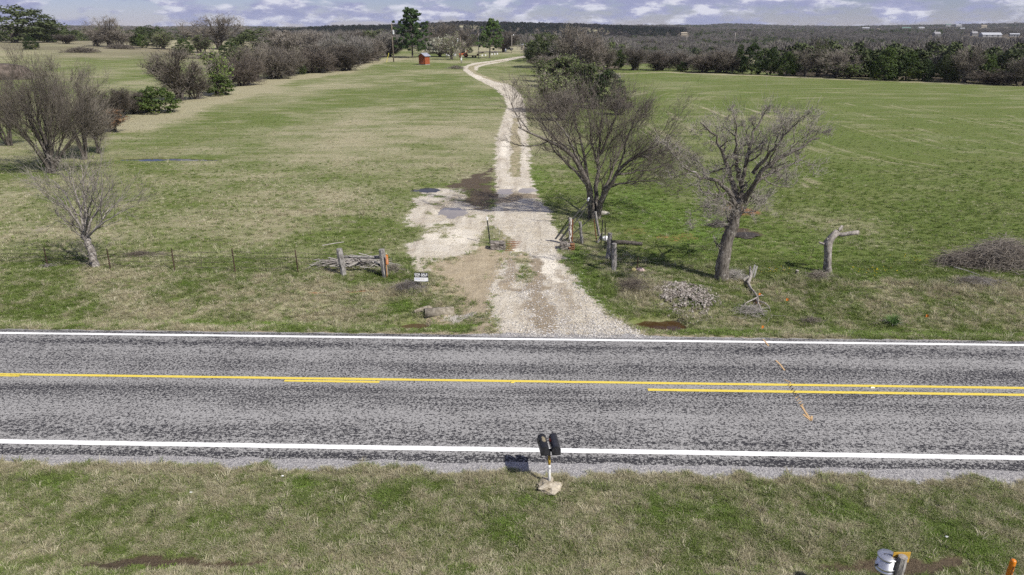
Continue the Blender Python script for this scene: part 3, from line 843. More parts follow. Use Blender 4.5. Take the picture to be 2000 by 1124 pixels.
# ------------------------------------------------------------------ bare branching
def norm(a): return a / np.maximum(np.linalg.norm(a, axis=-1, keepdims=True), 1e-9)
def tubes(P, R, n):
    """P (b, k, 3) polylines with radii R (b, k) -> verts, quads"""
    b, k, _ = P.shape
    D = np.empty_like(P); D[:, 1:-1] = P[:, 2:] - P[:, :-2]; D[:, 0] = P[:, 1] - P[:, 0]; D[:, -1] = P[:, -1] - P[:, -2]
    D = norm(D)
    ref = np.where(np.abs(D[:, :1, 2:3]) > .9, np.array([1.0, .1, 0]), np.array([.1, .2, 1.0]))
    A = norm(np.cross(D, np.broadcast_to(ref, D.shape))); B = np.cross(D, A)
    th = np.arange(n) * 2 * math.pi / n
    V = P[:, :, None, :] + R[:, :, None, None] * (A[:, :, None, :] * np.cos(th)[None, None, :, None] + B[:, :, None, :] * np.sin(th)[None, None, :, None])
    i = np.arange(b)[:, None, None] * (k * n) + np.arange(k - 1)[None, :, None] * n
    j = np.arange(n)[None, None, :]
    q = np.stack(np.broadcast_arrays(i + j, i + (j + 1) % n, i + n + (j + 1) % n, i + n + j), -1).reshape(-1, 4)
    return V.reshape(-1, 3), q
def join(parts):
    V = []; Q = []; b = 0
    for v, q in parts:
        V.append(v); Q.append(q + b); b += len(v)
    return np.concatenate(V), np.concatenate(Q)
def resample(pts, k):
    pts = np.asarray(pts, float)
    seg = np.linalg.norm(np.diff(pts, axis=0), axis=1); c = np.concatenate([[0], np.cumsum(seg)])
    t = np.linspace(0, c[-1], k)
    # smooth through the given points
    out = np.stack([np.interp(t, c, pts[:, i]) for i in range(pts.shape[1])], 1)
    for _ in range(2):
        out[1:-1] = .25 * out[:-2] + .5 * out[1:-1] + .25 * out[2:]
    return out
def branch_out(rng, stems, levels, k0=14, knots=0.0):
    """stems: list of (points, r0, r1). Returns list of (P, R, sides), one per level."""
    P = np.stack([resample(p, k0) for p, _, _ in stems])
    if knots: P[:, 1:] += rng.randn(*P[:, 1:].shape) * knots
    t = np.linspace(0, 1, k0)
    R = np.stack([a + (b - a) * t ** .8 for _, a, b in stems])
    L = np.linalg.norm(np.diff(P, axis=1), axis=2).sum(1)
    out = [(P, R, 8)]
    for lv in levels:
        b, k, _ = P.shape
        n = lv['n']
        pi = np.repeat(np.arange(b), n)
        cnt = np.tile(np.arange(n), b)
        m = len(pi)
        t0 = lv.get('t0', .25)
        tt_ = t0 + (1 - t0) * (cnt + rng.rand(m)) / n
        f = tt_ * (k - 1); i0 = np.minimum(f.astype(int), k - 2); fr = (f - i0)[:, None]
        p0 = P[pi, i0] * (1 - fr) + P[pi, i0 + 1] * fr
        d0 = norm(P[pi, i0 + 1] - P[pi, i0])
        r0 = (R[pi, i0] * (1 - fr[:, 0]) + R[pi, i0 + 1] * fr[:, 0])
        ax = norm(np.cross(d0, rng.randn(m, 3)))
        ang = np.radians(lv['ang'] + rng.randn(m) * lv.get('asd', 10))
        d = norm(d0 * np.cos(ang)[:, None] + ax * np.sin(ang)[:, None])
        ln = lv['len'] * (0.55 + .9 * rng.rand(m)) * (1 - lv.get('fall', .45) * tt_)
        if lv.get('rel', True): ln = ln * L[pi]
        seg = lv.get('seg', 4)
        C = [p0]; step = (ln / seg)[:, None]
        for s_ in range(seg):
            d = norm(d + rng.randn(m, 3) * lv.get('wob', .18) + np.array([0, 0, lv.get('up', .1)]))
            C.append(C[-1] + d * step)
        P2 = np.stack(C, 1)
        ra = np.minimum(r0 * lv.get('rr', .6), lv.get('rmax', 1.0)); ra = np.maximum(ra, lv.get('rmin', .004))
        tp = np.linspace(1, lv.get('tip', .35), seg + 1)
        R2 = ra[:, None] * tp[None, :]
        low = P2[:, -1, 2] < .15
        P2[low, :, 2] = np.maximum(P2[low, :, 2], .12)
        out.append((P2, R2, lv.get('sides', 3)))
        P, R, L = P2, R2, ln
    return out
def bark(name, c1, c2, spot_c=None, scale=14):
    k = NT(name)
    P = k.coord('Object')
    f = k.noise(k.mapping(P, (1, 1, .28)), scale, 6, .68)
    col = k.mix(k.ramp(f, .33, .66), c1, c2)
    if spot_c is not None:
        col = k.mix(k.ramp(k.noise(P, 5, 4, .65), .56, .66, 0, .8), col, spot_c)
    k.bump(f, .9, .03)
    return k.fin(col, .92, .12)
BARK_OAK = bark('oak_bark', (0.055, 0.047, 0.040), (0.20, 0.18, 0.155), (0.30, 0.285, 0.26))
BARK_PALE = bark('pale_dead_bark', (0.13, 0.115, 0.10), (0.36, 0.33, 0.30), (0.44, 0.42, 0.39))
BARK_DARK = bark('dark_bark', (0.045, 0.038, 0.034), (0.135, 0.12, 0.105))
BARK_GREY = bark('grey_weathered_wood', (0.11, 0.10, 0.092), (0.34, 0.325, 0.305), None, 20)
def twig_mat(name, a, b):
    k = NT(name)
    f = k.noise(k.coord('Object'), 2.2, 4, .6)
    ri = k.n('ShaderNodeObjectInfo').outputs['Random']
    col = k.mix(k.ramp(k.math('ADD', f, k.math('MULTIPLY', k.math('SUBTRACT', ri, .5), .35)), .3, .7), a, b)
    return k.fin(col, .9, .15)
TWIG_GREY = twig_mat('grey_brown_twig', (0.090, 0.078, 0.064), (0.225, 0.200, 0.168))
TWIG_OAK = twig_mat('oak_twig', (0.12, 0.103, 0.088), (0.31, 0.285, 0.25))
TWIG_PALE = twig_mat('pale_twig', (0.13, 0.115, 0.105), (0.36, 0.335, 0.31))
TWIG_BROWN = twig_mat('brown_twig', (0.115, 0.097, 0.080), (0.265, 0.235, 0.20))
def spray_fill(c, rng, count, ln, wd, spread):
    """the finest straight sprays, set among the twigs"""
    v, q = c
    p = v[rng.randint(0, len(v), count)] + rng.randn(count, 3) * spread
    cen = v.mean(0) - np.array([0, 0, v[:, 2].ptp() if hasattr(v, 'ptp') else v[:, 2].max() - v[:, 2].min()]) * .35
    d_ = norm(norm(p - cen) + np.array([0, 0, .25]) + rng.randn(count, 3) * .35) * (ln * (.4 + rng.rand(count)))[:, None]
    s_ = norm(np.cross(d_, rng.randn(count, 3))) * wd
    V = np.stack([p - s_, p + s_, p + d_ + s_ * .4, p + d_ - s_ * .4], 1).reshape(-1, 3)
    ok = (V.reshape(-1, 4, 3)[:, :, 2].min(1) > .3)
    V = V.reshape(-1, 4, 3)[ok].reshape(-1, 3)
    return np.concatenate([v, V]), np.concatenate([q, np.arange(len(V)).reshape(-1, 4) + len(v)])
def bare_tree(name, base, stems, levels, label, barkm, twigm, seed, cut=2, cat='tree', group=None, knots=0.0, fill=(7000, .5, .006, .25)):
    """A leafless tree; stems are polylines relative to BASE."""
    rng = np.random.RandomState(seed)
    lv = branch_out(rng, stems, levels, knots=knots)
    t = thing(name, label, cat, base, 0, group)
    v, q = join([tubes(P, R, n) for P, R, n in lv[:cut]])
    link('trunk', np_mesh('trunk', v, q, None, barkm), t)
    v, q = join([tubes(P, R, n) for P, R, n in lv[cut:]])
    v, q = spray_fill((v, q), rng, *fill)
    link('crown', np_mesh('crown', v, q, None, twigm), t)
    return t
def limb(base, pts):
    """polyline through sight-line points (u, v, depth offset) as offsets from BASE"""
    return [above(u, v, base.y + dy) - base for (u, v, dy) in pts]

# the crooked oak by the verge
b = on(1408, 545)
st = [(limb(b, [(1407, 552, 0), (1414, 500, 0), (1432, 440, .1), (1438, 405, .1), (1440, 385, .2)]), .36, .23),
      (limb(b, [(1437, 412, .1), (1425, 375, -.4), (1400, 352, -.8), (1362, 345, -1.2), (1335, 325, -1.4)]), .15, .03),
      (limb(b, [(1439, 395, .1), (1428, 350, .6), (1412, 300, 1.0), (1395, 262, 1.2), (1372, 240, 1.4)]), .15, .03),
      (limb(b, [(1440, 390, .2), (1452, 340, .3), (1462, 290, .4), (1478, 245, .6), (1490, 222, .8)]), .16, .03),
      (limb(b, [(1440, 398, .2), (1468, 375, -.4), (1480, 340, -.8), (1520, 310, -1.0), (1568, 285, -1.2), (1600, 268, -1.2)]), .15, .025),
      (limb(b, [(1438, 402, .1), (1470, 365, .8), (1505, 335, 1.4), (1540, 325, 1.8), (1575, 305, 2.0)]), .12, .025),
      (limb(b, [(1436, 408, 0), (1418, 388, -.9), (1390, 392, -1.5), (1368, 408, -1.8), (1352, 412, -2.0)]), .06, .015),
      (limb(b, [(1445, 350, .3), (1435, 300, -.8), (1440, 255, -1.2), (1430, 228, -1.4)]), .11, .025),
      (limb(b, [(1462, 380, .2), (1480, 392, 1.2), (1500, 380, 1.8)]), .05, .012),
      (limb(b, [(1470, 340, -.5), (1510, 290, -1.2), (1545, 250, -1.4), (1560, 235, -1.5)]), .10, .02)]
bare_tree('oak_tree', b, st, [dict(n=7, t0=.3, ang=52, asd=14, len=.42, wob=.30, up=.05, seg=5, rr=.55, rmax=.06, sides=5), dict(n=6, t0=.2, ang=50, len=.5, wob=.3, up=.10, seg=4, rr=.6, rmax=.022, rmin=.008),
          dict(n=8, t0=.15, ang=48, len=.62, wob=.28, up=.08, seg=3, rr=.6, rmax=.013, rmin=.008), dict(n=4, t0=.2, ang=45, len=.6, wob=.25, up=.05, seg=2, rr=.8, rmax=.009, rmin=.007)],
          'crooked leafless oak with leaning trunk beside the rubble heap', BARK_OAK, TWIG_OAK, 5, knots=.045, fill=(4500, .32, .0055, .2))
# the big tree by the gate
b = on(1162, 427)
st = [(limb(b, [(1156, 432, 0), (1156, 400, 0), (1150, 365, -.2), (1132, 320, -.6), (1108, 292, -1.0), (1078, 278, -1.4), (1045, 266, -1.6), (1012, 248, -1.8)]), 0.265, .045),
      (limb(b, [(1162, 432, .3), (1164, 390, .3), (1168, 340, .4), (1170, 290, .5), (1173, 245, .6), (1178, 208, .6)]), 0.187, .025),
      (limb(b, [(1167, 432, 0), (1172, 395, -.2), (1190, 365, -.6), (1208, 330, -1.0), (1240, 305, -1.4), (1285, 282, -1.6), (1318, 262, -1.8)]), 0.218, .025),
      (limb(b, [(1172, 395, .2), (1190, 350, .8), (1205, 305, 1.4), (1225, 268, 1.8), (1240, 235, 2.0)]), 0.133, .022),
      (limb(b, [(1148, 355, 0), (1140, 300, .6), (1128, 258, 1.0), (1118, 222, 1.2), (1112, 205, 1.4)]), 0.125, .022),
      (limb(b, [(1130, 318, -.6), (1112, 270, -1.2), (1086, 238, -1.6), (1066, 212, -1.8)]), 0.094, .02),
      (limb(b, [(1150, 365, .3), (1120, 330, 1.4), (1085, 300, 2.2), (1050, 235, 2.8)]), 0.101, .02),
      (limb(b, [(1208, 330, -1), (1222, 285, -1.6), (1236, 240, -2.0), (1250, 210, -2.2)]), 0.078, .018),
      (limb(b, [(1200, 345, -.4), (1245, 335, .8), (1285, 330, 1.6), (1318, 318, 2.0)]), 0.078, .018),
      (limb(b, [(1168, 330, .4), (1155, 275, -.6), (1150, 230, -1.0), (1146, 205, -1.2)]), 0.094, .02),
      (limb(b, [(1172, 300, .5), (1195, 252, 0), (1205, 215, -.4), (1210, 195, -.6)]), 0.086, .018),
      (limb(b, [(1215, 325, -1), (1255, 300, -2.4), (1300, 300, -3.2)]), 0.062, .015),
      (limb(b, [(1186, 370, -.4), (1225, 355, -1.4), (1268, 352, -2.0), (1305, 362, -2.4)]), 0.062, .014),
      (limb(b, [(1240, 306, -1.4), (1280, 312, -.6), (1315, 335, 0), (1330, 355, .2)]), 0.047, .012),
      (limb(b, [(1108, 292, -1), (1075, 262, -.2), (1045, 225, .4), (1028, 200, .8)]), 0.070, .016)]
bare_tree('elm_tree', b, st, [dict(n=8, t0=.22, ang=44, asd=12, len=.46, wob=.14, up=.16, seg=5, rr=.5, rmax=.05, sides=4), dict(n=7, t0=.15, ang=36, len=.55, wob=.13, up=.12, seg=4, rr=.55, rmax=.018, rmin=.008),
          dict(n=6, t0=.12, ang=32, len=.62, wob=.12, up=.08, seg=3, rr=.6, rmax=.011, rmin=.0075), dict(n=2, t0=.2, ang=30, len=.65, wob=.12, up=.04, seg=2, rr=.8, rmax=.008, rmin=.007)],
          'big leafless tree with three spreading trunks beside the pipe gate', BARK_OAK, TWIG_OAK, 8, knots=.03, fill=(10000, .6, .0055, .32))
# the pale pruned tree on the left fence line
b = on(186, 521)
st = [(limb(b, [(188, 524, 0), (180, 495, 0), (170, 470, 0), (164, 452, 0)]), .21, .15),
      (limb(b, [(164, 455, 0), (158, 415, .2), (148, 375, .4), (136, 335, .6)]), .09, .012), (limb(b, [(166, 458, 0), (142, 420, -.6), (120, 395, -1), (98, 372, -1.2)]), .07, .010),
      (limb(b, [(165, 456, 0), (166, 410, .5), (164, 360, .8), (160, 325, 1)]), .08, .012), (limb(b, [(167, 460, 0), (185, 420, .4), (200, 390, .6), (222, 362, .8)]), .08, .012),
      (limb(b, [(169, 465, 0), (195, 440, -.5), (230, 418, -.8), (262, 402, -1)]), .06, .010), (limb(b, [(166, 462, 0), (172, 420, -.8), (180, 385, -1.4), (190, 350, -1.6)]), .07, .010),
      (limb(b, [(163, 456, 0), (140, 400, .8), (115, 360, 1.4), (88, 345, 1.8)]), .06, .010), (limb(b, [(168, 466, 0), (188, 448, .8), (215, 405, 1.4), (248, 385, 1.8)]), .055, .010),
      (limb(b, [(168, 470, 0), (130, 440, -.4), (105, 428, -.6)]), .03, .008)]
bare_tree('hackberry_tree', b, st, [dict(n=7, t0=.12, ang=36, asd=12, len=.62, wob=.13, up=.12, seg=5, rr=.55, rmax=.034, sides=4), dict(n=6, t0=.12, ang=32, len=.55, wob=.13, up=.10, seg=4, rr=.6, rmax=.014, rmin=.009),
          dict(n=4, t0=.1, ang=30, len=.6, wob=.12, up=.08, seg=2, rr=.7, rmax=.009, rmin=.007)],
          'small pale leafless tree with stubby trunk beside the wire fence', BARK_PALE, TWIG_OAK, 15, knots=.02, fill=(800, .4, .006, .15))
# the fan-shaped bare trees at the far left
def fan(u, v, top, hw, n, seed, name, label, barkm=BARK_DARK, twigm=TWIG_GREY, r=.11, fork=.2, dens=(9, 8, 5)):
    b = on(u, v); rng = np.random.RandomState(seed)
    H_ = above(u, top, b.y).z - b.z; W_ = hw * b.y / 1333 / math.cos(PITCH) * 1.05
    st = []
    for i in range(n):
        a = 2 * math.pi * (i + rng.rand() * .6) / n; q = .3 + .7 * rng.rand()
        ex, ey = math.cos(a) * W_ * q * .95, math.sin(a) * W_ * q * .8
        hz = H_ * (.95 - .35 * q * q)
        o = (rng.randn() * .12, rng.randn() * .12)
        st.append(([(o[0], o[1], -.1), (o[0] + ex * .12, o[1] + ey * .12, hz * fork), (o[0] + ex * .45, o[1] + ey * .45, hz * .55), (ex * .8, ey * .8, hz * .85), (ex, ey, hz)], r * (.6 + .6 * rng.rand()), .012))
    return bare_tree(name, b, st, [dict(n=dens[0], t0=.22, ang=33, asd=10, len=.40, wob=.11, up=.12, seg=5, rr=.5, rmax=.035, sides=4), dict(n=dens[1], t0=.12, ang=30, len=.5, wob=.12, up=.08, seg=4, rr=.6, rmax=.014, rmin=.009),
                     dict(n=dens[2], t0=.1, ang=28, len=.6, wob=.12, up=.06, seg=2, rr=.7, rmax=.014, rmin=.011)], label, barkm, twigm, seed, knots=.02, fill=(6000, .6, .008, .25))
fan(104, 338, 128, 118, 13, 31, 'mesquite_tree', 'large fan shaped leafless tree behind the pale pruned tree', r=.14)
fan(166, 312, 150, 66, 8, 32, 'mesquite_tree', 'slim dark leafless tree beside the pond')
fan(20, 285, 172, 60, 9, 33, 'mesquite_tree', 'dark leafless thicket tree left of the large fan shaped tree')
fan(194, 300, 205, 30, 5, 34, 'oak_sapling', 'short dark oak sapling holding withered leaves near the pond')

# ------------------------------------------------------------------ shrubs, cedars and other trees told apart along the hedgerows
def leafcloud(rng, C, rc, per, size, shell=.75, droop=0.0, aspect=1.6):
    """leaf-sized quads round clump centres C (n,3) with radii rc (n)"""
    n = len(C)
    idx = np.repeat(np.arange(n), per); m = len(idx)
    d = norm(rng.randn(m, 3)); d[:, 2] = np.where(d[:, 2] < -.3, -d[:, 2] * .6, d[:, 2])
    rr = rc[idx] * (shell + (1 - shell) * rng.rand(m)) * rng.rand(m) ** .25
    p = C[idx] + d * rr[:, None]
    nrm = norm(d + rng.randn(m, 3) * .7)
    a = norm(np.cross(nrm, rng.randn(m, 3))); a[:, 2] -= droop; a = norm(a); b = np.cross(nrm, a)
    s1 = size * (.6 + .8 * rng.rand(m))[:, None]
    V = np.stack([p - a * s1 * aspect * .5, p + b * s1 * .5, p + a * s1 * aspect * .5, p - b * s1 * .5], 1).reshape(-1, 3)
    q = np.arange(m * 4).reshape(-1, 4)
    return V, q
def foliage(name, a, b, yellow=None, rnd=.5, transl=.2):
    k = NT(name)
    P = k.coord('Object')
    f = k.math('ADD', k.noise(P, 5.0, 3, .6), k.math('MULTIPLY', k.math('SUBTRACT', k.n('ShaderNodeObjectInfo').outputs['Random'], .5), rnd))
    col = k.mix(k.ramp(f, .25, .75), a, b)
    if yellow is not None:
        col = k.mix(k.ramp(k.noise(P, 2.0, 3, .6), .52, .68, 0, .7), col, yellow)
    k.fin(col, .75, .25)
    tr = k.n('ShaderNodeBsdfTranslucent'); k.set(tr.inputs['Color'], col)
    mx = k.n('ShaderNodeMixShader'); mx.inputs[0].default_value = transl
    k.t.links.new(k.b.outputs[0], mx.inputs[1]); k.t.links.new(tr.outputs[0], mx.inputs[2])
    k.t.links.new(mx.outputs[0], k.out.inputs['Surface'])
    return k.m
F_CEDAR = foliage('cedar_foliage', (0.024, 0.042, 0.012), (0.070, 0.105, 0.025), (0.095, 0.115, 0.020))
F_OAK = foliage('live_oak_foliage', (0.038, 0.052, 0.020), (0.085, 0.105, 0.042))
F_PRIVET = foliage('grey_green_foliage', (0.10, 0.13, 0.048), (0.23, 0.275, 0.11), (0.27, 0.31, 0.09))
F_IVY = foliage('bright_vine_foliage', (0.065, 0.10, 0.022), (0.15, 0.21, 0.05))
F_BLOOM = foliage('white_blossom', (0.28, 0.29, 0.20), (0.70, 0.71, 0.60), (0.24, 0.27, 0.12))
F_RUST = foliage('withered_oak_leaves', (0.16, 0.085, 0.04), (0.34, 0.20, 0.10))
F_PINE = foliage('pine_needles', (0.038, 0.072, 0.020), (0.105, 0.165, 0.048))
def unit_trunk(rng, h=.5, r=.03, n=3, spread=.25):
    st = [([(0, 0, -.02), (0, 0, h * .4), (rng.randn() * .03, rng.randn() * .03, h)], r, r * .45)]
    for i in range(n):
        a = rng.rand() * 6.28
        st.append(([(0, 0, h * .35), (math.cos(a) * spread * .5, math.sin(a) * spread * .5, h * .75), (math.cos(a) * spread, math.sin(a) * spread, h * 1.2)], r * .6, r * .2))
    P = np.stack([resample(p, 8) for p, _, _ in st]); t = np.linspace(0, 1, 8)
    R = np.stack([a + (b - a) * t for _, a, b in st])
    return tubes(P, R, 6)
def proto_bare(seed, n=9, flare=.9, stem=.25, dens=(6, 6, 4), tw=.0032, single=False, mound=False, up=.10, wob=.14):
    rng = np.random.RandomState(seed); st = []
    for i in range(n):
        a = 2 * math.pi * (i + rng.rand()) / n; q = .25 + .75 * rng.rand()
        ex, ey = math.cos(a) * .42 * q * flare, math.sin(a) * .42 * q * flare
        hz = (.92 - .4 * q * q) if not mound else (.85 - .35 * q)
        o = rng.randn(2) * (.015 if single else .05)
        k0 = stem if single else .12
        f0 = .04 if single else .2
        st.append(([(o[0], o[1], -.02), (o[0] + ex * f0, o[1] + ey * f0, hz * k0), (ex * .5, ey * .5, hz * .55), (ex * .85, ey * .85, hz * .85), (ex, ey, hz)], .018 if not single else .022, .005))
    lv = branch_out(rng, st, [dict(n=dens[0], t0=.2, ang=38, asd=14, len=.36, wob=wob, up=up, seg=4, rr=.55, rmax=.010, sides=3), dict(n=dens[1], t0=.12, ang=38, len=.5, wob=wob, up=up * .6, seg=3, rr=.6, rmax=.006, rmin=tw),
                     dict(n=dens[2], t0=.1, ang=36, len=.6, wob=wob, up=up * .3, seg=2, rr=.7, rmax=tw, rmin=tw * .8)])
    for P, R, _ in lv[1:]:
        P[..., 2] = np.maximum(P[..., 2], .005)
    t = join([tubes(P, R, n_) for P, R, n_ in lv[:1]]); c = join([tubes(P, R, n_) for P, R, n_ in lv[1:]])
    return np_mesh('trunk', *t, None, BARK_DARK), c
def fuzz(c, rng, count, ln=.07, wd=.0035, zlo=.0, spread=.035):
    """the finest spray of a leafless crown: slivers set among the twigs"""
    v, q = c
    p = v[rng.randint(0, len(v), count)] + rng.randn(count, 3) * spread
    p[:, 2] = np.maximum(p[:, 2], .01)
    ax = np.array([0, 0, .35])
    out = norm((p - ax) / np.array([1, 1, 1.2])) + np.array([0, 0, .35])
    d_ = norm(out + rng.randn(count, 3) * .6) * (ln * (.5 + rng.rand(count)))[:, None]
    s_ = norm(np.cross(d_, rng.randn(count, 3))) * wd
    V = np.stack([p - s_, p + s_, p + d_ + s_ * .3, p + d_ - s_ * .3], 1).reshape(-1, 3)
    return np.concatenate([v, V]), np.concatenate([q, np.arange(count * 4).reshape(-1, 4) + len(v)])
def with_leaves(c, rng, count, size, zlo, mat_t, mat_l):
    """twig crown plus leaves sitting on the twigs, as one mesh with two materials"""
    v, q = c
    pick = v[rng.randint(0, len(v), count * 3)]; pick = pick[pick[:, 2] > zlo][:count]
    lv, lq = leafcloud(rng, pick, np.full(len(pick), size * .8), 1, size)
    me = np_mesh('crown', np.concatenate([v, lv]), np.concatenate([q, lq + len(v)]), None, mat_t, False)
    me.materials.append(mat_l)
    me.polygons.foreach_set('material_index', np.concatenate([np.zeros(len(q), np.int32), np.ones(len(lq), np.int32)]))
    return me
def proto_leafy(seed, prof, nclump, rc, per, size, mat, trunk_h=.3, trunk_r=.03, shell=.7, droop=0.0, sub=1.0):
    """crown of clumps filling a profile prof(z)->half width, z in 0..1"""
    rng = np.random.RandomState(seed)
    C = []
    while len(C) < nclump:
        z = .04 + .92 * rng.rand(); w = prof(z)
        a = rng.rand() * 6.283; q = math.sqrt(rng.rand()) * .5 + .5
        if rng.rand() > w / .5 + .12: continue
        C.append((math.cos(a) * w * q * (1 + rng.randn() * .13), math.sin(a) * w * q * (1 + rng.randn() * .13), z + rng.randn() * .015))
    C = np.array(C)
    V, Q = leafcloud(rng, C, rc * (.6 + .8 * rng.rand(nclump)), per, size, shell, droop)
    V[:, 2] = np.maximum(V[:, 2], .01)
    return np_mesh('trunk', *unit_trunk(rng, trunk_h, trunk_r), None, BARK_DARK), np_mesh('crown', V, Q, None, mat, False)
PROTO = {}
for i in range(3):
    t, c = proto_bare(100 + i, 11, 1.0, dens=(7, 6, 4)); PROTO['shrub%d' % i] = (t, np_mesh('crown', *fuzz(c, np.random.RandomState(i), 5000), None, TWIG_GREY))
for i in range(2):
    t, c = proto_bare(110 + i, 10, 1.05, .30, (7, 7, 4), .0028, True); PROTO['tree%d' % i] = (t, np_mesh('crown', *fuzz(c, np.random.RandomState(i), 4500), None, TWIG_GREY))
t, c = proto_bare(114, 9, 1.15, .30, (7, 6, 4), .0030, True, wob=.32, up=.05); PROTO['gnarl0'] = (t, np_mesh('crown', *fuzz(c, np.random.RandomState(3), 2500, .06, .003), None, TWIG_GREY))
for i in range(2):
    t, c = proto_bare(120 + i, 13, 1.1, dens=(8, 7, 4), tw=.0036, mound=True, up=-.06, wob=.25); PROTO['mound%d' % i] = (t, np_mesh('crown', *fuzz(c, np.random.RandomState(i), 8000, .07, .004, 0, .05), None, TWIG_BROWN if i else TWIG_GREY))
r_ = np.random.RandomState(5)
t, c = proto_bare(130, 11, 1.0, dens=(7, 6, 3)); PROTO['privet0'] = (t, with_leaves(fuzz(c, r_, 3000), r_, 6500, .024, .05, TWIG_GREY, F_PRIVET))
t, c = proto_bare(131, 11, 1.0, dens=(7, 6, 3)); PROTO['privet1'] = (t, with_leaves(fuzz(c, r_, 3000), r_, 3600, .022, .15, TWIG_GREY, F_PRIVET))
t, c = proto_bare(132, 9, .9, dens=(6, 6, 3)); PROTO['ivy0'] = (t, with_leaves(fuzz(c, r_, 3000), r_, 2300, .030, .05, TWIG_GREY, F_IVY))
t, c = proto_bare(133, 9, 1.0, .25, (6, 6, 3), .003, True); PROTO['bloom0'] = (t, with_leaves(fuzz(c, r_, 3000), r_, 3200, .030, .25, TWIG_GREY, F_BLOOM))
t, c = proto_bare(134, 8, 1.0, dens=(5, 6, 3)); PROTO['rust0'] = (t, with_leaves(fuzz(c, r_, 3000), r_, 1300, .035, .1, TWIG_BROWN, F_RUST))
t, c = proto_bare(135, 8, 1.0, .25, (6, 6, 3), .003, True); PROTO['haze0'] = (t, with_leaves(fuzz(c, r_, 3000), r_, 900, .022, .3, TWIG_BROWN, F_PRIVET))
PROTO['cedar0'] = proto_leafy(140, lambda z: .46 * min(1, (z / .12) ** .5) * (1 - z) ** .62 + .03, 120, .10, 42, .030, F_CEDAR)
PROTO['cedar1'] = proto_leafy(141, lambda z: .48 * math.sin(min(1, z * .95 + .12) * math.pi) ** .6 * (1.05 - .35 * z), 130, .11, 42, .030, F_CEDAR)
PROTO['cedar2'] = proto_leafy(142, lambda z: .44 * (1 - abs(z - .35) / .75) ** .7 + .02, 110, .10, 42, .032, F_CEDAR, .35)
PROTO['oak0'] = proto_leafy(143, lambda z: .5 * max(.0, math.sin(min(1, max(0, (z - .02)) * .82 + .22) * math.pi)) ** .55, 170, .11, 44, .024, F_OAK, .45, .04)
PROTO['oak1'] = proto_leafy(144, lambda z: .5 * max(.0, math.sin(min(1, z * .8 + .2) * math.pi)) ** .7, 130, .12, 44, .026, F_OAK, .45, .04)
def place(kind, u, vb, vt, hw, name, label, cat='tree', group=None, mirror=1.0, seed=[0]):
    """a tree or bush whose foot, top and half width are read off the sight lines"""
    seed[0] += 1; rng = random.Random(seed[0] * 7 + 3)
    b = on(u, vb)
    h = (above(u, vt, b.y).z - b.z) * (1.0 if kind[:4] in ('ceda', 'oak0', 'oak1') else 1.10)
    rr = math.hypot(b.y, EYE)
    w = hw * rr / 1360 * (2.1 if kind[:4] in ('ceda', 'oak0', 'oak1') else 2.8)
    t = thing(name, label, cat, b, rng.random() * 6.28, group)
    t.scale = (w, w * (.85 + .3 * rng.random()), h)
    for nm, me in zip(('trunk', 'crown'), PROTO[kind]):
        link(nm, me, t)
    return t
HL = 'shrubs of the left hedgerow'; HR = 'trees along the far edge of the right field'; HD = 'bushes lining the drive'; LP = 'trees behind the left pasture'
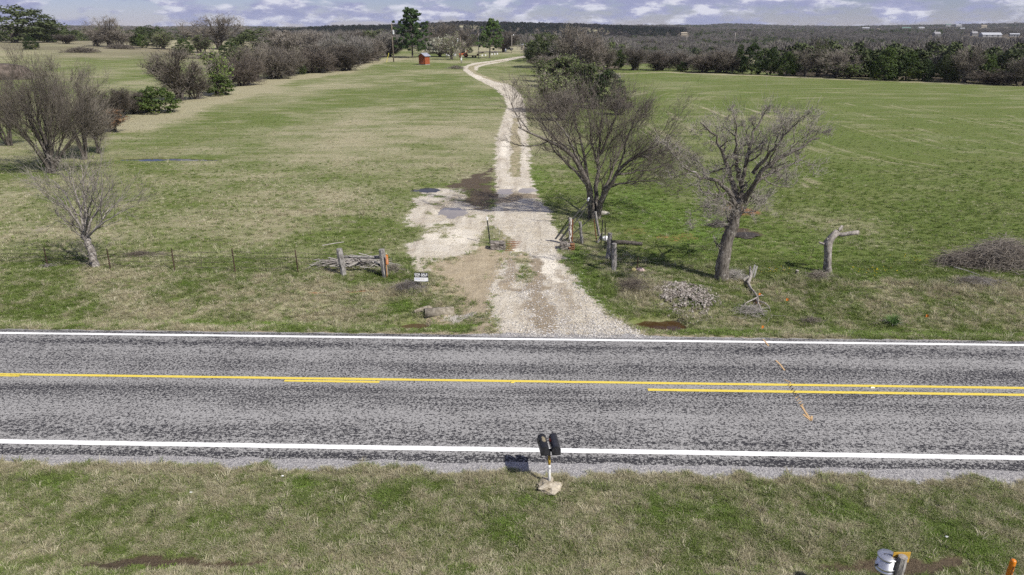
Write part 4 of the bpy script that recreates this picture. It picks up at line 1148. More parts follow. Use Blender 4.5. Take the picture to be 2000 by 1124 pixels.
for row in [
    # far left pasture
    ('oak0', 30, 84, 10, 74, 'live_oak', 'broad dark live oak on the rise at the left edge', 'tree', LP),
    ('oak1', 92, 84, 40, 22, 'live_oak', 'smaller live oak on the right flank of the broad dark live oak', 'tree', LP),
    ('cedar1', 62, 97, 72, 14, 'cedar_bush', 'little round cedar standing before the broad dark live oak', 'bush', LP),
    ('shrub0', 130, 86, 70, 22, 'bare_shrub', 'low greenish brush right of the broad dark live oak', 'shrub', LP),
    ('gnarl0', 214, 92, 36, 26, 'bare_tree', 'thin leafless tree poking above the skyline brush', 'tree', LP),
    ('shrub1', 190, 90, 62, 20, 'bare_shrub', 'grey brush at the left foot of the thin skyline tree', 'shrub', LP),
    ('shrub2', 232, 92, 60, 24, 'bare_shrub', 'grey brush at the right foot of the thin skyline tree', 'shrub', LP),
    ('oak1', 290, 90, 50, 34, 'live_oak', 'rounded evergreen oak midway along the left skyline', 'tree', LP),
    ('cedar2', 279, 94, 68, 12, 'cedar_bush', 'dark cedar bush before the rounded evergreen oak', 'bush', LP),
    ('privet1', 318, 97, 68, 22, 'hedge_shrub', 'grey green shrub right of the rounded evergreen oak', 'shrub', LP),
    ('cedar1', 360, 106, 76, 20, 'cedar_bush', 'spreading cedar bush below the gnarled skyline tree, to its left', 'bush', LP),
    ('privet1', 392, 104, 74, 22, 'hedge_shrub', 'pale shrub between the two cedar bushes below the gnarled tree', 'shrub', LP),
    ('gnarl0', 430, 98, 34, 46, 'bare_tree', 'wide gnarled leafless tree rising above the left skyline', 'tree', LP),
    ('cedar1', 450, 113, 82, 20, 'cedar_bush', 'round cedar bush below the gnarled skyline tree, to its right', 'bush', LP),
    ('oak1', 508, 104, 55, 46, 'live_oak', 'wide evergreen oak right of the gnarled skyline tree', 'tree', LP),
    ('shrub0', 552, 108, 66, 30, 'bare_shrub', 'brown thicket right of the wide evergreen oak', 'shrub', LP),
    # hedgerow between the pastures
    ('rust0', 222, 258, 215, 26, 'oak_sapling', 'sapling with tan withered leaves near the pond', 'tree', HL),
    ('shrub1', 232, 232, 180, 34, 'bare_shrub', 'bare shrub between the withered sapling and the dark cedar', 'shrub', HL),
    ('mound0', 268, 222, 178, 26, 'bare_shrub', 'bare tangle touching the left side of the dark low cedar', 'shrub', HL),
    ('cedar2', 312, 221, 172, 36, 'cedar_bush', 'low dark green cedar bush, nearest in the left hedgerow', 'bush', HL),
    ('cedar1', 285, 219, 176, 20, 'cedar_bush', 'small cedar joined to the left of the low dark cedar', 'bush', HL),
    ('tree0', 352, 197, 110, 52, 'bare_tree', 'leafless round headed tree behind the low dark cedar', 'tree', HL),
    ('shrub2', 385, 194, 150, 26, 'bare_shrub', 'bare shrub between the round headed tree and the vine clad tree', 'shrub', HL),
    ('ivy0', 428, 186, 110, 27, 'vine_clad_tree', 'tree clad in bright green vine in the left hedgerow', 'tree', HL),
    ('cedar2', 430, 187, 145, 26, 'cedar_bush', 'cedar at the foot of the vine clad tree', 'bush', HL),
    ('mound1', 478, 168, 108, 26, 'bare_shrub', 'grey thicket shrub right beside the vine clad tree', 'shrub', HL),
    ('shrub0', 500, 160, 100, 30, 'bare_shrub', 'second thicket shrub right of the vine clad tree', 'shrub', HL),
    ('privet1', 470, 156, 100, 26, 'hedge_shrub', 'sage coloured shrub behind the grey thicket shrub', 'shrub', HL),
    ('mound0', 535, 154, 98, 34, 'bare_shrub', 'third thicket shrub right of the vine clad tree', 'shrub', HL),
    ('shrub1', 568, 148, 100, 30, 'bare_shrub', 'fourth thicket shrub right of the vine clad tree', 'shrub', HL),
    ('cedar2', 592, 146, 124, 8, 'cedar_bush', 'small cedar sprig at the foot of the left thicket', 'bush', HL),
    ('mound1', 612, 143, 96, 34, 'bare_shrub', 'fifth thicket shrub right of the vine clad tree', 'shrub', HL),
    ('shrub2', 648, 139, 92, 34, 'bare_shrub', 'sixth thicket shrub right of the vine clad tree', 'shrub', HL),
    ('mound0', 678, 138, 88, 26, 'bare_shrub', 'large rounded shrub where the left thicket steps back', 'shrub', HL),
    ('mound1', 707, 124, 84, 22, 'bare_shrub', 'arching shrub just behind the step in the left thicket', 'shrub', HL),
    ('shrub0', 735, 119, 82, 20, 'bare_shrub', 'leafless shrub by the yellow guy wire sleeves', 'shrub', HL),
    ('shrub1', 762, 112, 80, 20, 'bare_shrub', 'leafless shrub behind the transformer pole', 'shrub', HL),
    ('tree1', 560, 122, 72, 40, 'bare_tree', 'grey leafless tree in the second row behind the left thicket', 'tree', HL),
    ('tree0', 610, 116, 70, 36, 'bare_tree', 'rounded leafless tree behind the fifth thicket shrub', 'tree', HL),
    ('oak1', 655, 112, 72, 26, 'live_oak', 'evergreen tree showing behind the left thicket', 'tree', HL),
    ('gnarl0', 695, 106, 62, 30, 'bare_tree', 'pale leafless tree behind the step in the left thicket', 'tree', HL),
    ('privet0', 730, 106, 66, 26, 'hedge_tree', 'dull green tree left of the transformer pole', 'tree', HL),
    # homestead
    ('bloom0', 858, 112, 79, 27, 'pear_tree', 'white blossoming tree beside the red well house', 'tree', None),
    ('haze0', 882, 117, 72, 24, 'budding_tree', 'brown budding tree right of the white blossoming tree', 'tree', None),
    ('gnarl0', 862, 105, 46, 34, 'bare_tree', 'tall grey leafless tree behind the white blossoming tree', 'tree', None),
    ('oak1', 917, 104, 92, 6, 'cedar_bush', 'small round bush on the lawn behind the tractor', 'bush', None),
    ('tree1', 905, 104, 62, 24, 'bare_tree', 'grey leafless tree behind the tractor', 'tree', None),
    ('tree0', 985, 103, 66, 26, 'bare_tree', 'grey leafless tree behind the parked dark car', 'tree', None),
    # right of the drive
    ('oak0', 1066, 132, 64, 38, 'live_oak', 'dark live oak overhanging the bend of the drive', 'tree', HD),
    ('tree0', 1118, 140, 64, 34, 'bare_tree', 'vine hung leafless tree right of the dark live oak', 'tree', HD),
    ('mound1', 1150, 142, 63, 24, 'bare_tree', 'dark column of dead vines over a tree', 'tree', HD),
    ('shrub1', 1180, 140, 98, 24, 'bare_shrub', 'grey shrub at the field corner', 'shrub', HD),
    ('shrub2', 1080, 150, 112, 34, 'bare_shrub', 'greyish shrub below the dark live oak', 'shrub', HD),
    ('ivy0', 1062, 160, 122, 22, 'hedge_shrub', 'yellow green shrub on the drive side below the live oak', 'shrub', HD),
    ('privet0', 1110, 172, 118, 44, 'hedge_shrub', 'grey green privet in the middle of the drive hedge', 'shrub', HD),
    ('privet0', 1140, 200, 135, 44, 'hedge_shrub', 'large leafy privet behind the big gate tree', 'shrub', HD),
    ('privet1', 1075, 218, 150, 42, 'hedge_shrub', 'olive privet beside the drive behind the big gate tree', 'shrub', HD),
    ('cedar1', 1186, 212, 138, 38, 'cedar_bush', 'dark cedar on the field side of the drive hedge', 'bush', HD),
    ('shrub0', 1095, 236, 185, 34, 'bare_shrub', 'bare shrub directly behind the big gate tree', 'shrub', HD),
    ('shrub2', 1205, 225, 195, 22, 'bare_shrub', 'bare shrub below the dark field side cedar', 'shrub', HD),
    # hedge along the far edge of the right field
    ('cedar0', 1190, 128, 76, 16, 'cedar_tree', 'cedar peeking over the field corner shrubs', 'tree', HR),
    ('cedar2', 1208, 137, 99, 11, 'cedar_bush', 'narrow dark cedar at the left end of the far field edge', 'bush', HR),
    ('shrub0', 1240, 138, 100, 28, 'bare_shrub', 'wispy leafless shrub left of the gap in the far hedge', 'shrub', HR),
    ('mound0', 1285, 138, 100, 26, 'bare_shrub', 'grey bramble mound behind the rusty brown bush', 'shrub', HR),
    ('rust0', 1289, 138, 114, 11, 'oak_sapling', 'rusty brown leaved bush in the far hedge', 'bush', HR),
    ('mound0', 1328, 139, 101, 18, 'bare_shrub', 'peaked bramble mound right of the rusty brown bush', 'shrub', HR),
    ('cedar2', 1333, 141, 122, 11, 'cedar_bush', 'little cedar below the peaked bramble mound', 'bush', HR),
    ('mound1', 1372, 142, 104, 24, 'bare_shrub', 'left half of the wide dark bramble mass', 'shrub', HR),
    ('mound0', 1408, 143, 99, 32, 'bare_shrub', 'right half of the wide dark bramble mass', 'shrub', HR),
    ('cedar0', 1441, 143, 88, 13, 'cedar_tree', 'slender cedar touching the left of the tall round cedar', 'tree', HR),
    ('cedar1', 1467, 146, 85, 22, 'cedar_tree', 'tall round topped cedar in the middle of the far hedge', 'tree', HR),
    ('cedar2', 1504, 147, 94, 15, 'cedar_tree', 'cedar right of the tall round topped cedar', 'tree', HR),
    ('cedar1', 1535, 149, 102, 20, 'cedar_tree', 'bright green bushy cedar in the far hedge', 'tree', HR),
    ('gnarl0', 1572, 150, 98, 26, 'bare_tree', 'pale leafless tree right of the bright green cedar', 'tree', HR),
    ('privet1', 1596, 150, 88, 15, 'hedge_tree', 'tall dull green tree beside the pale leafless tree', 'tree', HR),
    ('tree1', 1632, 152, 102, 32, 'bare_tree', 'grey leafless tree left of the big cedar cluster', 'tree', HR),
    ('ivy0', 1655, 154, 128, 24, 'hedge_shrub', 'yellowish low shrub at the left foot of the big cedar cluster', 'shrub', HR),
    ('cedar1', 1690, 150, 97, 20, 'cedar_tree', 'leftmost cedar of the big cluster', 'tree', HR),
    ('cedar1', 1727, 157, 93, 32, 'cedar_tree', 'tallest cedar of the big cluster', 'tree', HR),
    ('cedar2', 1768, 158, 104, 26, 'cedar_tree', 'cedar on the right shoulder of the tallest cedar', 'tree', HR),
    ('cedar1', 1804, 159, 116, 20, 'cedar_tree', 'lowest and rightmost cedar of the big cluster', 'tree', HR),
    ('oak1', 1850, 160, 104, 24, 'live_oak', 'dark evergreen just right of the big cedar cluster', 'tree', HR),
    ('tree0', 1882, 162, 102, 30, 'bare_tree', 'grey leafless tree between two dark evergreens at right', 'tree', HR),
    ('cedar2', 1924, 163, 108, 18, 'cedar_tree', 'olive cedar near the right end of the far hedge', 'tree', HR),
    ('oak0', 1968, 160, 96, 38, 'live_oak', 'large dark evergreen at the right end of the far hedge', 'tree', HR),
    ('mound1', 1940, 165, 136, 30, 'bare_shrub', 'brown bramble at the foot of the last evergreen', 'shrub', HR),
    ('shrub1', 2000, 168, 120, 34, 'bare_shrub', 'brown shrub cut by the right edge, far hedge', 'shrub', HR),
    ('ivy0', 1998, 150, 118, 18, 'hedge_shrub', 'pale green shrub against the last evergreen', 'shrub', HR),
    # the clearing beyond
    ('gnarl0', 1268, 100, 79, 12, 'dead_tree', 'dead white tree beyond the gap in the far hedge', 'tree', None),
    ('cedar2', 1366, 103, 84, 16, 'cedar_tree', 'dark cedar behind the clearing', 'tree', None),
]:
    place(*row)
# pines by the homestead
def pine(u, vb, vt, hw, seed, label, lean=0.0, bare=.18, lobes=46):
    b = on(u, vb); rng = np.random.RandomState(seed)
    h = above(u, vt, b.y).z - b.z; w = hw * b.y / 1360
    t = thing('pine_tree', label, 'tree', b, 0, 'pines by the homestead')
    C = []; st = [([(0, 0, -.2), (lean * .3, 0, h * .4), (lean, 0, h * .97)], h * .022, .05)]
    for i in range(lobes):
        z = bare + (1 - bare) * ((i + rng.rand()) / lobes) ** .95
        a = i * 2.4 + rng.randn() * .4
        wz = w * min(1.0, (1.10 - z) ** .7 * 1.25) * (.55 + .55 * rng.rand())
        e = np.array([math.cos(a) * wz + lean * z, math.sin(a) * wz, z * h + wz * .12])
        s0 = np.array([lean * z * .9, 0, z * h - wz * .10])
        st.append(([s0, (s0 + e) / 2 + np.array([0, 0, -.15]), e], .10, .03))
        for q in (1.0, .72, .45):
            C.append(s0 + (e - s0) * q + rng.randn(3) * np.array([.5, .5, .25]))
    C = np.array(C)
    P = np.stack([resample(p, 8) for p, _, _ in st]); tl = np.linspace(0, 1, 8)
    R = np.stack([a + (c - a) * tl for _, a, c in st])
    link('trunk', np_mesh('trunk', *tubes(P, R, 6), None, BARK_DARK), t)
    V, Q = leafcloud(rng, C, h * .064 * (.6 + .7 * rng.rand(len(C))), 70, h * .019, .45, 0, 2.2)
    link('crown', np_mesh('crown', V, Q, None, F_PINE, False), t)
pine(806, 113, 21, 42, 41, 'tall spreading pine behind the red well house', 0.0, .16, 54)
pine(956, 114, 40, 29, 42, 'narrower pine beside the far pole on the lawn', 1.0, .26, 38)

# ------------------------------------------------------------------ the wood that reads as one mass
def proto_far(seed, n, kind, mat):
    rng = np.random.RandomState(seed)
    if kind == 'bare':
        lobes = norm(rng.randn(7, 3)) * np.array([.30, .30, .18]) + np.array([0, 0, .62])
        d = norm(rng.randn(n, 3)); d[:, 2] = np.abs(d[:, 2]) * 1.1 - .15
        p0 = lobes[rng.randint(0, 7, n)] + d * (.22 * rng.rand(n) ** .5)[:, None]
        dr = norm(d + np.array([0, 0, .7]) + rng.randn(n, 3) * .35) * (.10 + .10 * rng.rand(n))[:, None]
        sd = norm(np.cross(dr, rng.randn(n, 3))) * .009
        V = np.stack([p0 - sd, p0 + sd, p0 + dr], 1).reshape(-1, 3)
        v2, q2 = unit_trunk(rng, .55, .022, 4, .22)
        return np_mesh('far_crown', np.concatenate([V, v2]), q2 + len(V), np.arange(n * 3).reshape(-1, 3), mat, False)
    C = np.stack([rng.randn(26) * .20, rng.randn(26) * .20, .12 + .72 * rng.rand(26)], 1)
    C[:, :2] *= (1.25 - C[:, 2:3])
    V, Q = leafcloud(rng, C, .16 * (.6 + .7 * rng.rand(26)), n // 26, .06)
    V[:, 2] = np.maximum(V[:, 2], 0)
    return np_mesh('far_crown', V, Q, None, mat, False)
M_FBARE = tint_material('far_bare_wood', (0.145, 0.134, 0.118), (0.200, 0.186, 0.166), (0.036, 0.033, 0.032), (0.056, 0.052, 0.050), transl=0)  # last two colours carry the far ridge's cloud shadow
M_FGREEN = tint_material('far_evergreen', (0.058, 0.074, 0.030), (0.098, 0.118, 0.050), (0.013, 0.019, 0.013), (0.026, 0.034, 0.020), transl=0)  # dark pair again: cloud shadow coloured into the ridge evergreens
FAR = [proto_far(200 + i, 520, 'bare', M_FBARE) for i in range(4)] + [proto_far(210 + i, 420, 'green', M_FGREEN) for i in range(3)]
HOUSES = [  # u, v, metres wide, wall height, roof colour key, label
    (1335, 69, 10, 3, 'tan', 'tan roofed house among the trees beyond the clearing'), (1690, 60, 17, 6, 'white', 'white shed leftmost on the wooded slope'),
    (1714, 61, 9, 4, 'tan', 'small cream house right of the leftmost white shed'), (1769, 60, 20, 6, 'green', 'barn with green roof below the radio mast'),
    (1798, 59, 16, 6, 'white', 'white house right of the green roofed barn'), (1851, 52.5, 18, 7, 'green', 'pale teal roofed house on the far ridge'),
    (1871, 53, 18, 5, 'white', 'bluish white house on the far ridge'), (1878, 60, 12, 5, 'white', 'small white house under the far ridge'),
    (1828, 72, 9, 4, 'grey', 'grey gabled house with a chimney in the bare wood'), (1901, 71, 8, 4, 'grey', 'grey gabled house in the wood right of the chimney house'),
    (1933, 73, 26, 3.2, 'white', 'long low white shed at the right'), (1980, 72, 12, 3.2, 'white', 'short white shed right of the long low shed'), (1920, 55, 16, 6, 'tan', 'tan house on the right ridge')]
HSPOT = [on(u, v) for (u, v, *_r) in HOUSES]
rng = np.random.RandomState(77)
n = 62000
U = -250 + 2500 * rng.rand(n)
rr = (150 ** 1.15 + rng.rand(n) * (3700 ** 1.15 - 150 ** 1.15)) ** (1 / 1.15)
az = np.arctan((U - 1000) / 1427)
wx, wy = np.sin(az) * rr, np.cos(az) * rr
ok = wood_in(wx, wy) > rng.rand(n) * 5
ok &= rng.rand(n) > glade(wx, wy) * 1.2                # small clearings
for hs, row in zip(HSPOT, HOUSES):                    # yards of the far houses
    hr = math.hypot(hs.x, hs.y); ha = math.atan2(hs.x, hs.y)
    ok &= ~((np.abs(az - ha) * hr < row[2] * .75 + 2) & (rr < hr + 14) & (rr > hr - 70 - hr * .10))
wx, wy, rr, U = wx[ok], wy[ok], rr[ok], U[ok]
m = len(wx)
ev = fbm(wx * .012, wy * .012, 3, .55, 60)
hill_cloud_shade = sstep(rr, 950, 1150) * (1 - sstep(rr, 1900, 2300)) * ((U > 540) & (U < 1340))  # ridge under cloud shadow, imitated with more evergreens and darker tint
green = rng.rand(m) < np.clip((ev - .46) * 5.0 + .22 + hill_cloud_shade * .75, .04, .95)
pick = np.where(green, 4 + rng.randint(0, 3, m), rng.randint(0, 4, m))
size = np.where(green, 6.0, 6.3) * (.7 + .6 * rng.rand(m)) * (1 + rr / 7000)
sc = np.stack([size * (.95 + .3 * rng.rand(m)), size * (.95 + .3 * rng.rand(m)), size * (.85 + .3 * rng.rand(m)) * (1 - .25 * sstep(rr, 500, 2500))], 1)
tint = np.clip(rng.rand(m) * .40 + hill_cloud_shade * .75, .001, .999)  # cloud shadow on the ridge painted in as dark tint
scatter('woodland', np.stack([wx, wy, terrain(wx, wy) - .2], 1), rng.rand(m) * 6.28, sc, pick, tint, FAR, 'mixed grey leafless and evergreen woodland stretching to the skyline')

# ------------------------------------------------------------------ far houses and masts
def plain(name, c, rough=.7, metal=0.0, spec=.3, var=.25, scale=6, bump=.15):
    c2 = tuple(min(1, x * (1 + var)) for x in c); c1 = tuple(x * (1 - var) for x in c)
    return worn(name, c1, c2, scale, (1, 1, 1), rough, bump, metal, spec)
M_WALLW = plain('white_siding', (0.30, 0.30, 0.295)); M_WALLT = plain('tan_siding', (0.33, 0.29, 0.22)); M_WALLG = plain('grey_siding', (0.20, 0.195, 0.19))
M_ROOF = {'white': plain('white_metal_roof', (0.38, 0.39, 0.41), .7), 'tan': plain('tan_roof', (0.32, 0.275, 0.21)), 'green': plain('green_metal_roof', (0.13, 0.21, 0.17), .5), 'grey': plain('grey_shingle_roof', (0.24, 0.235, 0.24))}
M_GLASS = plain('dark_window_glass', (0.03, 0.035, 0.04), .1, 0, .6, .1)
M_STEEL = plain('galvanised_steel', (0.42, 0.43, 0.45), .35, .9, .5, .15)
M_DARKSTEEL = plain('dark_steel', (0.05, 0.05, 0.055), .5, .6)
for hs, (u, v, w, h, key, lab) in zip(HSPOT, HOUSES):
    t = thing('barn' if 'barn' in lab or 'shed' in lab else 'farm_house', lab, 'barn' if 'barn' in lab or 'shed' in lab else 'house', hs, random.Random(u).uniform(-.35, .35), 'far buildings in the wooded valley')
    d = max(6.0, w * .5)
    MB().box((0, 0, h / 2 - .5), (w, d, h + 1)).build('wall', M_WALLT if key == 'tan' else M_WALLG if key == 'grey' else M_WALLW, t)
    rh = d * (.45 if key == 'grey' else .24)
    rf = MB().prism([(-d / 2 - .5, h), (d / 2 + .5, h), (0, h + rh)], -w / 2 - .4, w / 2 + .4, 'x').build('roof', M_ROOF[key], t)
    for i in range(3):
        MB().box(((i - 1) * w * .3, -d / 2 - .04, h * .55), (w * .09, .08, h * .3)).build('window', M_GLASS, t)
    if 'chimney' in lab:
        MB().box((-w * .38, 0, h + rh + .6), (1.2, 1.0, 3.4)).build('chimney', M_WALLW, rf)
def lattice(name, label, b, h, w0, w1, lean, mat, arms=()):
    t = thing(name, label, 'mast', b)
    for sx in (-1, 1):
        for sy in (-1, 1):
            MB().tube([(sx * w0, sy * w0, 0), (sx * w1 + lean, sy * w1, h)], .09 if h < 80 else .35, 4).build('leg', mat, t)
    n = 8
    for i in range(n):
        z0, z1 = h * i / n, h * (i + 1) / n
        a = w0 + (w1 - w0) * i / n; c = w0 + (w1 - w0) * (i + 1) / n
        sy = 1 if i % 2 else -1
        MB().tube([(-a * sy + lean * i / n, sy * a, z0), (c * sy + lean * (i + 1) / n, sy * c, z1)], .05 if h < 80 else .2, 3).build('brace', mat, t)
    for (z, l) in arms:
        MB().tube([(-l, 0, z), (0, 0, z + .8), (l, 0, z)], .14, 4).build('cross_arm', mat, t)
b = on(1784, 56); lattice('radio_mast', 'tall thin radio mast rising above the right skyline', b, above(1787, 31, b.y).z - b.z, 1.8, 1.0, 3.0, M_DARKSTEEL)
for u, vt, lab in [(168, 42, 'tallest lattice pylon on the left skyline'), (97, 44, 'lattice pylon just right of the broad dark live oak'), (239, 48, 'small lattice pylon right of the thin skyline tree')]:
    x, y = 1500 * (u - 1000) / 1427, 1500.0
    b = Vector((x, y, T(x, y))); lattice('power_pylon', lab, b, above(u, vt, y).z - b.z, 3.0, .7, 0, M_STEEL, [(above(u, vt, y).z - b.z - 3, 5.5), (above(u, vt, y).z - b.z - 7, 6.5)])

# ------------------------------------------------------------------ homestead
M_REDWOOD = worn('red_stained_boards', (0.22, 0.055, 0.022), (0.36, 0.10, 0.04), 5, (3, 3, .4))
M_ROOFTIN = worn('galvanised_roof_sheet', (0.52, 0.53, 0.56), (0.70, 0.71, 0.74), 3, (1, 4, 1), .35, .1, .7)
M_POLE = worn('weathered_pole', (0.11, 0.085, 0.065), (0.24, 0.20, 0.16), 6, (2, 2, .3))
M_POLEPALE = worn('bleached_pole', (0.26, 0.23, 0.20), (0.42, 0.39, 0.35), 6, (2, 2, .3))
M_WHITE = plain('white_enamel', (0.72, 0.73, 0.74), .4, 0, .4, .1)
M_YELLOW = plain('yellow_plastic', (0.55, 0.50, 0.10), .5)
b = on(829, 127)
t = thing('well_house', 'red board well house with pale metal roof on the lawn', 'shed', b, -.55)
s1, s2, wh = 2.5, 2.3, 2.5
MB().box((0, 0, .06), (s1 + .1, s2 + .1, .3)).build('foundation', M_ROOF['grey'], t)
wl = MB().box((0, 0, wh / 2 + .1), (s1 - .08, s2 - .08, wh)).build('wall', M_REDWOOD, t)
for i in range(10):
    x = -s1 / 2 + s1 * (i + .5) / 10
    MB().box((x, -s2 / 2 + .02, wh / 2 + .1), (s1 / 10 - .03, .05, wh)).build('board', M_REDWOOD, wl)
    MB().box((s1 / 2 - .02, -s2 / 2 + s2 * (i + .5) / 10, wh / 2 + .1), (.05, s2 / 10 - .03, wh)).build('board', M_REDWOOD, wl)
dr = MB().box((.0, -s2 / 2 - .04, 1.15), (.95, .06, 1.9)).build('door', M_REDWOOD, t)
MB().box((.36, -s2 / 2 - .09, 1.15), (.08, .05, .2)).build('handle', M_DARKSTEEL, dr)
MB().prism([(-s1 / 2, wh + .1), (s1 / 2, wh + .1), (0, wh + .85)], -s2 / 2, s2 / 2, 'y').build('gable', M_REDWOOD, t)
for sg in (-1, 1):
    c = Vector((sg * (s1 / 4 + .12), 0, wh + .50)); ang = math.atan2(.75, s1 / 2)
    rf = MB().box(c, (s1 / 2 / math.cos(ang) + .45, s2 + .7, .05), Matrix.Rotation(sg * ang, 3, 'Y')).build('roof_sheet', M_ROOFTIN, t)
def pole(name, label, u, vb, vt, r, mat, group='utility poles'):
    b = on(u, vb); h = above(u, vt, b.y).z - b.z
    t = thing(name, label, 'pole', b, 0, group)
    MB().tube([(0, 0, -.3), (0, 0, h * .5), (.05, 0, h)], [r * 1.25, r, r * .8], 10).build('shaft', mat, t, True)
    return t, h
def transformer(t, h, dx=.42, z=1.8, s=1.0):
    tr = MB().lathe([(.02, 0), (.26 * s, .02), (.28 * s, .1), (.28 * s, .95), (.30 * s, .97), (.28 * s, 1.05), (.05, 1.12)], 16, (dx, -.1, h - z)).build('transformer', M_WHITE, t, True)
    MB().tube([(dx, -.1, h - z + 1.1), (dx, -.1, h - z + 1.45)], [.07, .05], 8).build('bushing', M_WHITE, tr)
    MB().box((dx * .4, -.05, h - z + .7), (abs(dx) + .1, .1, .1)).build('bracket', M_STEEL, t)
t, h = pole('utility_pole', 'tall dark utility pole with white transformer left of the big pine', 769, 121.5, 46, .17, M_POLE); transformer(t, h, .42, 3.4, 1.15)
MB().tube([(0, 0, h - 1.4), (.25, -.1, h - 1.0)], .05, 6).build('insulator', M_WHITE, t)
t, h = pole('utility_pole', 'brown pole with small white fittings behind the tractor', 900, 115, 73, .15, M_POLE); transformer(t, h, -1.0, 1.6, .8)
t, h = pole('utility_pole', 'bare grey pole left of the narrower pine', 935, 114, 66, .13, M_POLEPALE)
t, h = pole('lamp_pole', 'pale pole with a yard light near the parked dark car', 999.5, 104.5, 69, .12, M_POLEPALE)
MB().tube([(0, 0, h - .3), (.7, -.2, h + .1)], .04, 6).build('arm', M_STEEL, t); MB().lathe([(.1, .2), (.28, 0), (.22, -.25), (.05, -.3)], 12, (.75, -.2, h + .05)).build('lamp_head', M_WHITE, t, True)
t, h = pole('meter_post', 'short white banded post in front of the tractor', 901.5, 124, 111, .16, M_POLEPALE, None)
MB().box((0, -.18, h * .62), (.42, .2, .75)).build('meter_box', M_WHITE, t)
for u, vb, vt, lab in [(1433, 97, 64, 'distant utility pole above the wide dark bramble mass'), (1340, 90, 70, 'distant thin pole beyond the clearing'), (1346, 62, 48, 'thin distant pole against the far ridge')]:
    t, h = pole('utility_pole', lab, u, vb, vt, .22, M_POLEPALE, 'distant utility poles')
    MB().box((0, 0, h - .8), (2.4, .14, .16)).build('cross_arm', M_POLEPALE, t)
for (u0, v0, u1, v1, lab) in [(742, 111, 749, 97, 'leaning yellow guy wire sleeve nearer the thicket'), (755, 122, 759.5, 104, 'leaning yellow guy wire sleeve nearer the transformer pole')]:
    b = on(u0, v0); e = above(u1, v1, b.y + .5) - b
    t = thing('guy_wire', lab, 'guy wire', b, 0, 'yellow guy wire sleeves')
    MB().tube([(0, 0, 0), e], .09, 8).build('sleeve', M_YELLOW, t)
    MB().tube([e * .98, e * 1.9], .015, 4).build('wire', M_STEEL, t)
# tractor with disc harrow
M_TRACTOR = worn('faded_orange_paint', (0.28, 0.065, 0.022), (0.42, 0.13, 0.05), 4); M_TYRE = plain('tyre_rubber', (0.025, 0.024, 0.023), .9); M_RUST = worn('rusty_iron', (0.10, 0.045, 0.022), (0.23, 0.105, 0.05), 9)
b = on(905, 112.5)
t = thing('tractor', 'small orange tractor parked on the lawn', 'tractor', b, .15)
MB().box((-.7, 0, 1.15), (1.9, .62, .75)).build('hood', M_TRACTOR, t, bevel=.05); MB().box((.75, 0, .95), (1.3, .5, .55)).build('chassis', M_TRACTOR, t, bevel=.03)
MB().box((.95, 0, 1.5), (.5, .55, .12)).add([], []).build('seat', M_TYRE, t); MB().box((1.2, 0, 1.75), (.12, .5, .45)).build('seat_back', M_TYRE, t)
for sg in (-1, 1):
    w = MB().tube([(.95, sg * .62, .8), (.95, sg * 1.02, .8)], .8, 20).build('rear_wheel', M_TYRE, t); MB().tube([(.95, sg * .78, .8), (.95, sg * 1.05, .8)], .42, 14).build('rim', M_TRACTOR, w)
    w = MB().tube([(-1.3, sg * .55, .42), (-1.3, sg * .78, .42)], .42, 16).build('front_wheel', M_TYRE, t); MB().tube([(-1.3, sg * .6, .42), (-1.3, sg * .8, .42)], .2, 12).build('rim', M_TRACTOR, w)
    MB().box((.95, sg * .8, 1.68), (1.3, .42, .06)).build('fender', M_TRACTOR, t)
MB().tube([(-.6, .1, 1.5), (-.6, .1, 2.5)], .05, 8).build('exhaust', M_DARKSTEEL, t); MB().tube([(.25, 0, 1.4), (.45, 0, 1.85)], .03, 6).build('steering_column', M_DARKSTEEL, t)
for sg in (-1, 1): MB().tube([(1.45, sg * .5, 1.0), (1.45, sg * .5, 2.7)], .05, 6).build('roll_bar', M_TRACTOR, t)
b = on(926, 113)
t = thing('flatbed_trailer', 'low rusty implement trailer right behind the tractor', 'trailer', b, .1)
MB().box((0, 0, .75), (4.2, 1.8, .14)).build('bed', M_RUST, t); MB().box((-2.6, 0, .65), (1.2, .12, .12)).build('drawbar', M_RUST, t)
for sg in (-1, 1):
    for q in (-.5, .5):
        MB().tube([(q, sg * .92, .38), (q, sg * 1.12, .38)], .38, 14).build('wheel', M_TYRE, t)
MB().box((1.5, 0, 1.1), (.9, 1.4, .6)).build('harrow_frame', M_RUST, t)
for (u, v, w, h, lab) in [(875, 114.5, 1.6, 1.9, 'white propane tank stand left of the tractor'), (888, 113.5, 1.2, 1.5, 'white appliance box behind the budding tree')]:
    b = on(u, v); t = thing('tank_stand', lab, 'tank', b, .2, 'white tanks by the tractor')
    MB().tube([(-w / 2, 0, h * .65), (-w / 2 + .12, 0, h * .65), (w / 2 - .12, 0, h * .65), (w / 2, 0, h * .65)], [h * .18, h * .33, h * .33, h * .18], 14).build('vessel', M_WHITE, t, True)
    for sg in (-1, 1): MB().box((sg * w * .3, 0, h * .17), (.14, .5, h * .38)).build('leg', M_ROOF['grey'], t)
